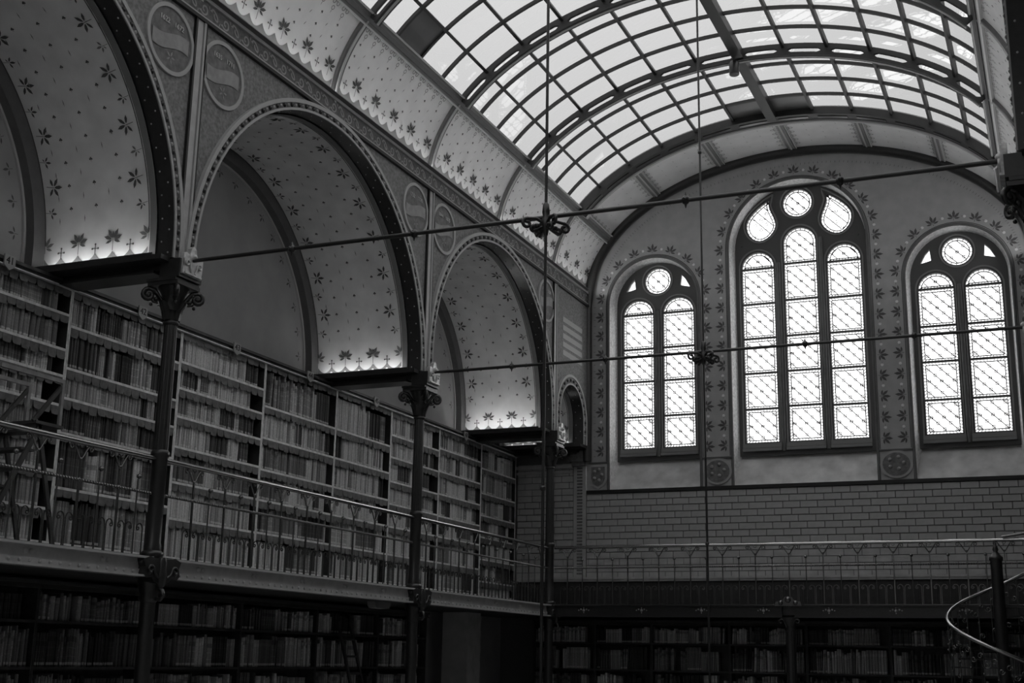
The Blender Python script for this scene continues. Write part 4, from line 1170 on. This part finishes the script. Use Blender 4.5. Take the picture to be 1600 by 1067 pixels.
UP = [
    (6.9, 8.785, [2.60,2.25,1.90,1.53,1.10,.66,.2], 'farthest left bookcase, before the frame', None),
    (8.79, 10.66, [2.67,2.28,1.99,1.67,1.33,.96,.55,.2], 'leftmost gallery bookcase, behind the step ladder', ('41', .85)),
    (10.665, 12.615, [2.56,2.09,1.76,1.38,.79,.2], 'second gallery bookcase from the left, with number plate 42', ('42', 1.10)),
    (12.62, 14.465, [2.588,2.258,1.905,1.532,1.099,.661,.196], 'third gallery bookcase from the left, right of the nearest column', ('43', 1.06)),
    (14.47, 16.375, [2.375,1.94,1.509,1.099,.664,.2], 'fourth gallery bookcase from the left, with tall top row', ('44', 1.02)),
    (16.38, 18.105, [2.375,1.94,1.509,1.1,.66,.2], 'fifth gallery bookcase from the left, before the middle column', ('45', 1.08)),
    (18.11, 19.875, [2.57,2.21,1.82,1.46,1.1,.66,.2], 'sixth gallery bookcase from the left, behind the middle column', None),
    (19.88, 21.645, [2.62,2.22,1.83,1.45,1.1,.66,.2], 'seventh gallery bookcase from the left, right of the middle column', ('47', .92)),
    (21.65, 23.30, [2.52,2.06,1.65,1.25,.85,.45,.2], 'last gallery bookcase, in the corner by the brick wall', None)]
for y0, y1, boards, lab, pl in UP:
    bookcase(y0, y1, boards, XS, lab, 3.02, .0, pl)
LOWB = [-.61, -1.08, -1.55, -2.02, -2.48]
LE = [6.9, 8.75, 10.62, 12.4, 14.28, 16.15, 17.95, 19.6]
LOWN = ['far left ground floor bookcase, before the frame', 'leftmost dim bookcase under the side balcony', 'second dim bookcase under the side balcony, left of the nearest column', 'third dim bookcase under the side balcony, right of the nearest column', 'fourth dim bookcase under the side balcony', 'fifth dim bookcase under the side balcony, behind the middle column', 'last dim bookcase under the side balcony, right of the middle column']
for (a, c), lab in zip(zip(LE, LE[1:]), LOWN):
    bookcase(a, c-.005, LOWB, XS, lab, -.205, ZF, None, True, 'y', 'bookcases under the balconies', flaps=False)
EE = [-.9, .32, 1.40, 2.83, 4.18, 5.58, 7.0, 8.3]
ENDN = ['first', 'second', 'third', 'fourth', 'fifth', 'sixth', 'seventh']
for (a, c), lab in zip(zip(EE, EE[1:]), ENDN):
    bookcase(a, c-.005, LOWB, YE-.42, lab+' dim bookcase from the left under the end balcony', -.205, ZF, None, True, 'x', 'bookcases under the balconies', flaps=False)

def book_mesh(g, d, frame):
    """book block: two boards, rounded spine in courses with raised bands, page block"""
    th, h, dp = d['th'], d['h'], d['dp']; c = d['c']
    n_ = 6 if th > .02 else 4; rd = min(.022, th*.5); sp = [(th*(.5-.5*cos(pi*i/n_)), rd*(1-sin(pi*i/n_))) for i in range(n_+1)]
    j = d['bj']; zs = [0, h*.05, h*.05+.028, h*(.3+j), h*(.325+j), h*(.52+j), h*(.545+j), h*(.70+j), h*(.84+j), h]
    cc = [c*.9, (min(.72, c+.4) if d['tag'] else c), c, c*1.5 if d['bands'] else c, c, c*1.5 if d['bands'] else c, c, c*(.55 if d['bands'] else 1.05), c]
    if not d['bands']: zs = [0, h*.05, h*.05+.028, h*.74, h*.86, h]; cc = [c*.9, (min(.72, c+.4) if d['tag'] else c), c, c*1.25, c]
    k = d['lean']
    f = lambda x, y, z: frame(x+k*z, y, z)
    for i in range(len(zs)-1):
        g.col = min(.75, cc[i])
        for p, q in zip(sp, sp[1:]): g.poly([f(p[0], p[1], zs[i]), f(q[0], q[1], zs[i]), f(q[0], q[1], zs[i+1]), f(p[0], p[1], zs[i+1])])
    g.col = c
    y0 = sp[0][1]
    g.poly([f(0, y0, 0), f(0, y0, h), f(0, dp, h), f(0, dp, 0)]); g.poly([f(th, y0, 0), f(th, dp, 0), f(th, dp, h), f(th, y0, h)])
    g.poly([f(p[0], p[1], h) for p in sp]+[f(th, .03, h), f(0, .03, h)])
    g.col = .5; e = min(.003, th*.15)
    g.poly([f(e, .028, h-.004), f(th-e, .028, h-.004), f(th-e, dp-.004, h-.004), f(e, dp-.004, h-.004)]); g.poly([f(e, dp-.004, 0), f(e, dp-.004, h-.004), f(th-e, dp-.004, h-.004), f(th-e, dp-.004, 0)])
def vis_key(d):
    if d['lower'] or d['axis'] != 'y': return 99
    y = d['y0']+d['x']
    if y < 9.68 or y > 12.61: return 90
    if d['z'] > 2.5 and y < 9.75: return 80
    return y
LIST_BOOKS.sort(key=vis_key)
mass = MB(); n_single = 0; per = {}
for d in LIST_BOOKS: per[(d['lab'], d['row'])] = max(per.get((d['lab'], d['row']), 0), d['n'])
TONE = lambda c: 'black' if c < .06 else 'dark' if c < .12 else 'grey' if c < .26 else 'pale' if c < .42 else 'whitish'
for d in LIST_BOOKS:
    if n_single < 300 and vis_key(d) < 80:
        g = MB(); book_mesh(g, d, lambda x, y, z: (x, y, z))
        o = g.build('book', M['book']); o.location = (d['xf']-d['set'], d['y0']+d['x'], d['z']); o.rotation_euler.z = pi/2
        ht = 'tall' if d['h'] > .42 else 'low' if d['h'] < .26 else 'medium'
        wd = 'thick' if d['th'] > .04 else 'thin' if d['th'] < .02 else 'slim'
        tag(o, '%s %s %s book, %s, %s shelf, %s' % (TONE(d['c']), ht, wd, (nth(d['n'])+' from left') if d['y0'] > 10 else (nth(per[(d['lab'], d['row'])]-d['n'])+' from right'), ORD[d['row']], 'bookcase 42' if d['y0'] > 10 else 'leftmost gallery bookcase'), 'book', 'books in the two nearest gallery bookcases'); n_single += 1
    else:
        if d['axis'] == 'y': fr_ = lambda x, y, z: (d['xf']-d['set']-y, d['y0']+d['x']+x, d['z']+z)
        else: fr_ = lambda x, y, z: (d['y0']+d['x']+x, d['xf']+d['set']+y, d['z']+z)
        book_mesh(mass, d, fr_)
o = mass.build('shelved_books', M['book']); tag(o, 'the many other books packed on the shelves along gallery and ground floor', 'books', None, 'stuff')

# ------------------------------------------------------------------ small things
# library step ladder on the gallery
root = empty('step_ladder', (-1.0, 9.62, 0)); tag(root, 'dark wooden library step ladder standing on the gallery at the left edge', 'ladder')
for sx in (-.22, .22):
    g = MB(); g.bar((sx, -.62, 0), (sx, .05, 1.25), .05, .028, up=(1, 0, 0)); g.build('front_stile', M['wood'], root)
    g = MB(); g.bar((sx, .40, 0), (sx, .02, 1.25), .045, .028, up=(1, 0, 0)); g.build('rear_leg', M['wood'], root)
    g = MB(); g.bar((sx, .30, 1.25), (sx, .30, 1.72), .035, .028, up=(1, 0, 0)); g.build('rail_post', M['oak_mid'], root)
    g = MB(); g.bar((sx, -.55, 1.72), (sx, .31, 1.72), .03, .04, up=(0, 0, 1)); g.build('hand_rail', M['oak_mid'], root)
    g = MB(); g.bar((sx, .28, 1.66), (sx, -.06, 1.26), .04, .026, up=(1, 0, 0)); g.build('brace', M['wood'], root)
for i in range(6):
    f = (i+1)/6.4; g = MB(); g.box(-.22, -.70+.67*f+.0, 1.25*f-.012, .22, -.52+.67*f, 1.25*f+.012); g.build('tread', M['wood'], root)
g = MB(); g.box(-.25, -.05, 1.24, .25, .33, 1.27); g.build('platform', M['wood'], root)
# plain ladder under the balcony by the middle column
root = empty('library_ladder', (-1.0, 16.75, ZF)); tag(root, 'thin ladder leaning on the dim shelves beside the middle column', 'ladder')
for sy in (-.17, .17):
    g = MB(); g.bar((.25, sy, 0), (-.38, sy, 2.15), .03, .05, up=(0, 1, 0)); g.build('stile', M['wood'], root)
for i in range(8):
    f = (i+1)/9; g = MB(); g.bar((.25-.63*f, -.17, 2.15*f), (.25-.63*f, .17, 2.15*f), .03, .03); g.build('rung', M['wood'], root)
# small fixture under the girder
root = empty('under_balcony_lamp', (-.18, 15.6, -.205)); tag(root, 'small grey box lamp under the girder left of the middle column', 'lamp')
g = MB(); g.prism([(-.22, 0), (.22, 0), (.21, -.05), (.17, -.085), (-.17, -.085), (-.21, -.05)], lambda y, z: (-.06, y, z), lambda y, z: (.06, y, z)); g.build('housing', M['grey'], root)
g = MB(); g.box(-.05, -.15, -.09, .05, .15, -.085); g.build('diffuser', M['plate'], root)
# brick pier under the corner of the balconies
g = MB(); g.box(-1.46, 20.2, ZF, -1.0, 20.75, -.17); o = g.build('pier_shaft', M['brick']); 
root = empty('corner_pier'); tag(root, 'dim brick pier under the balcony right of the last side bookcase', None, None, 'structure'); o.parent = root
g = MB()
for r_ in range(19):
    for i in range(3):
        z = ZF+.02+r_*.125; y = 20.2+i*.19-(r_ % 2)*.09
        ya, yb = max(20.205, y), min(20.745, y+.18)
        if yb-ya > .04: g.box(-1.0, ya, z, -.99, yb, z+.112)
o = g.build('brick_field', M['brick'], root); o['kind'] = 'stuff'

# ------------------------------------------------------------------ spiral staircase
AX, AY, SR = 7.45, 20.55, .74
root = empty('spiral_staircase', (AX, AY, ZF)); tag(root, 'dark iron spiral staircase with bright handrail at the right edge', 'staircase')
H0 = -ZF
def sp(th, r, z): a = -pi/2-th; return (r*cos(a), r*sin(a), z+H0)
rz = lambda th: -.70+.5*th/(pi/2)
g = MB(); g.lathe([(.11, 0), (.11, .1), (.09, .14), (.085, H0+.60), (.10, H0+.62), (.10, H0+.66), (.075, H0+.68), (.05, H0+.72), (.03, H0+.74), (.045, H0+.77), (.03, H0+.82), (.012, H0+.86), (.004, H0+.90)], 20); g.build('newel_post', M['iron'], root)
g = MB(); g.tube([sp(th, SR, rz(th)) for th in fr(-pi*.95, pi*1.35, 110)], .028, 12); g.build('handrail', M['handrail'], root)
step = R(22.5); k = 0; th = -pi*.95
while th < pi*1.55:
    z = rz(th+step)-.9
    if z > .02: break
    if z > ZF+.05:
        g = MB(); P = [sp(th, .08, 0), sp(th, SR+.02, 0), sp(th+step*.55, SR+.03, 0), sp(th+step*1.1, SR+.02, 0), sp(th+step*1.1, .08, 0)]
        g.prism([(p[0], p[1]) for p in P], lambda x, y: (x, y, z+H0-.02), lambda x, y: (x, y, z+H0)); o = g.build('tread', M['iron'], root)
    th += step
th = -pi*.9
while th < pi*1.3:
    g = MB(); zt = rz(th); g.tube([sp(th, SR, zt-.9), sp(th, SR, zt-.02)], .008, 5)
    for q, (dz, s_) in enumerate(((-.17, 1), (-.30, -1), (-.62, 1))):
        c = sp(th+.06*s_, SR, zt+dz); a = -pi/2-th; tan = (-sin(a), cos(a), 0); g.tube(spiral(c, .045, 1.2, 0, (tan, (0, 0, 1)), s_, 10, .3), .009, 5)
    g.ball(sp(th, SR+.012, zt-.42), .018, 6, 4); g.build('baluster', M['rail'], root); th += R(15)
g = MB(); g.tube([(.10, -.03, H0+.955), (.40, -.05, H0+1.0), (.85, -.1, H0+1.06)], .022, 8); g.tube([(.12, -.03, .93+H0), (.85, -.1, H0+.97)], .012, 6); g.build('landing_rail', M['rail'], root)
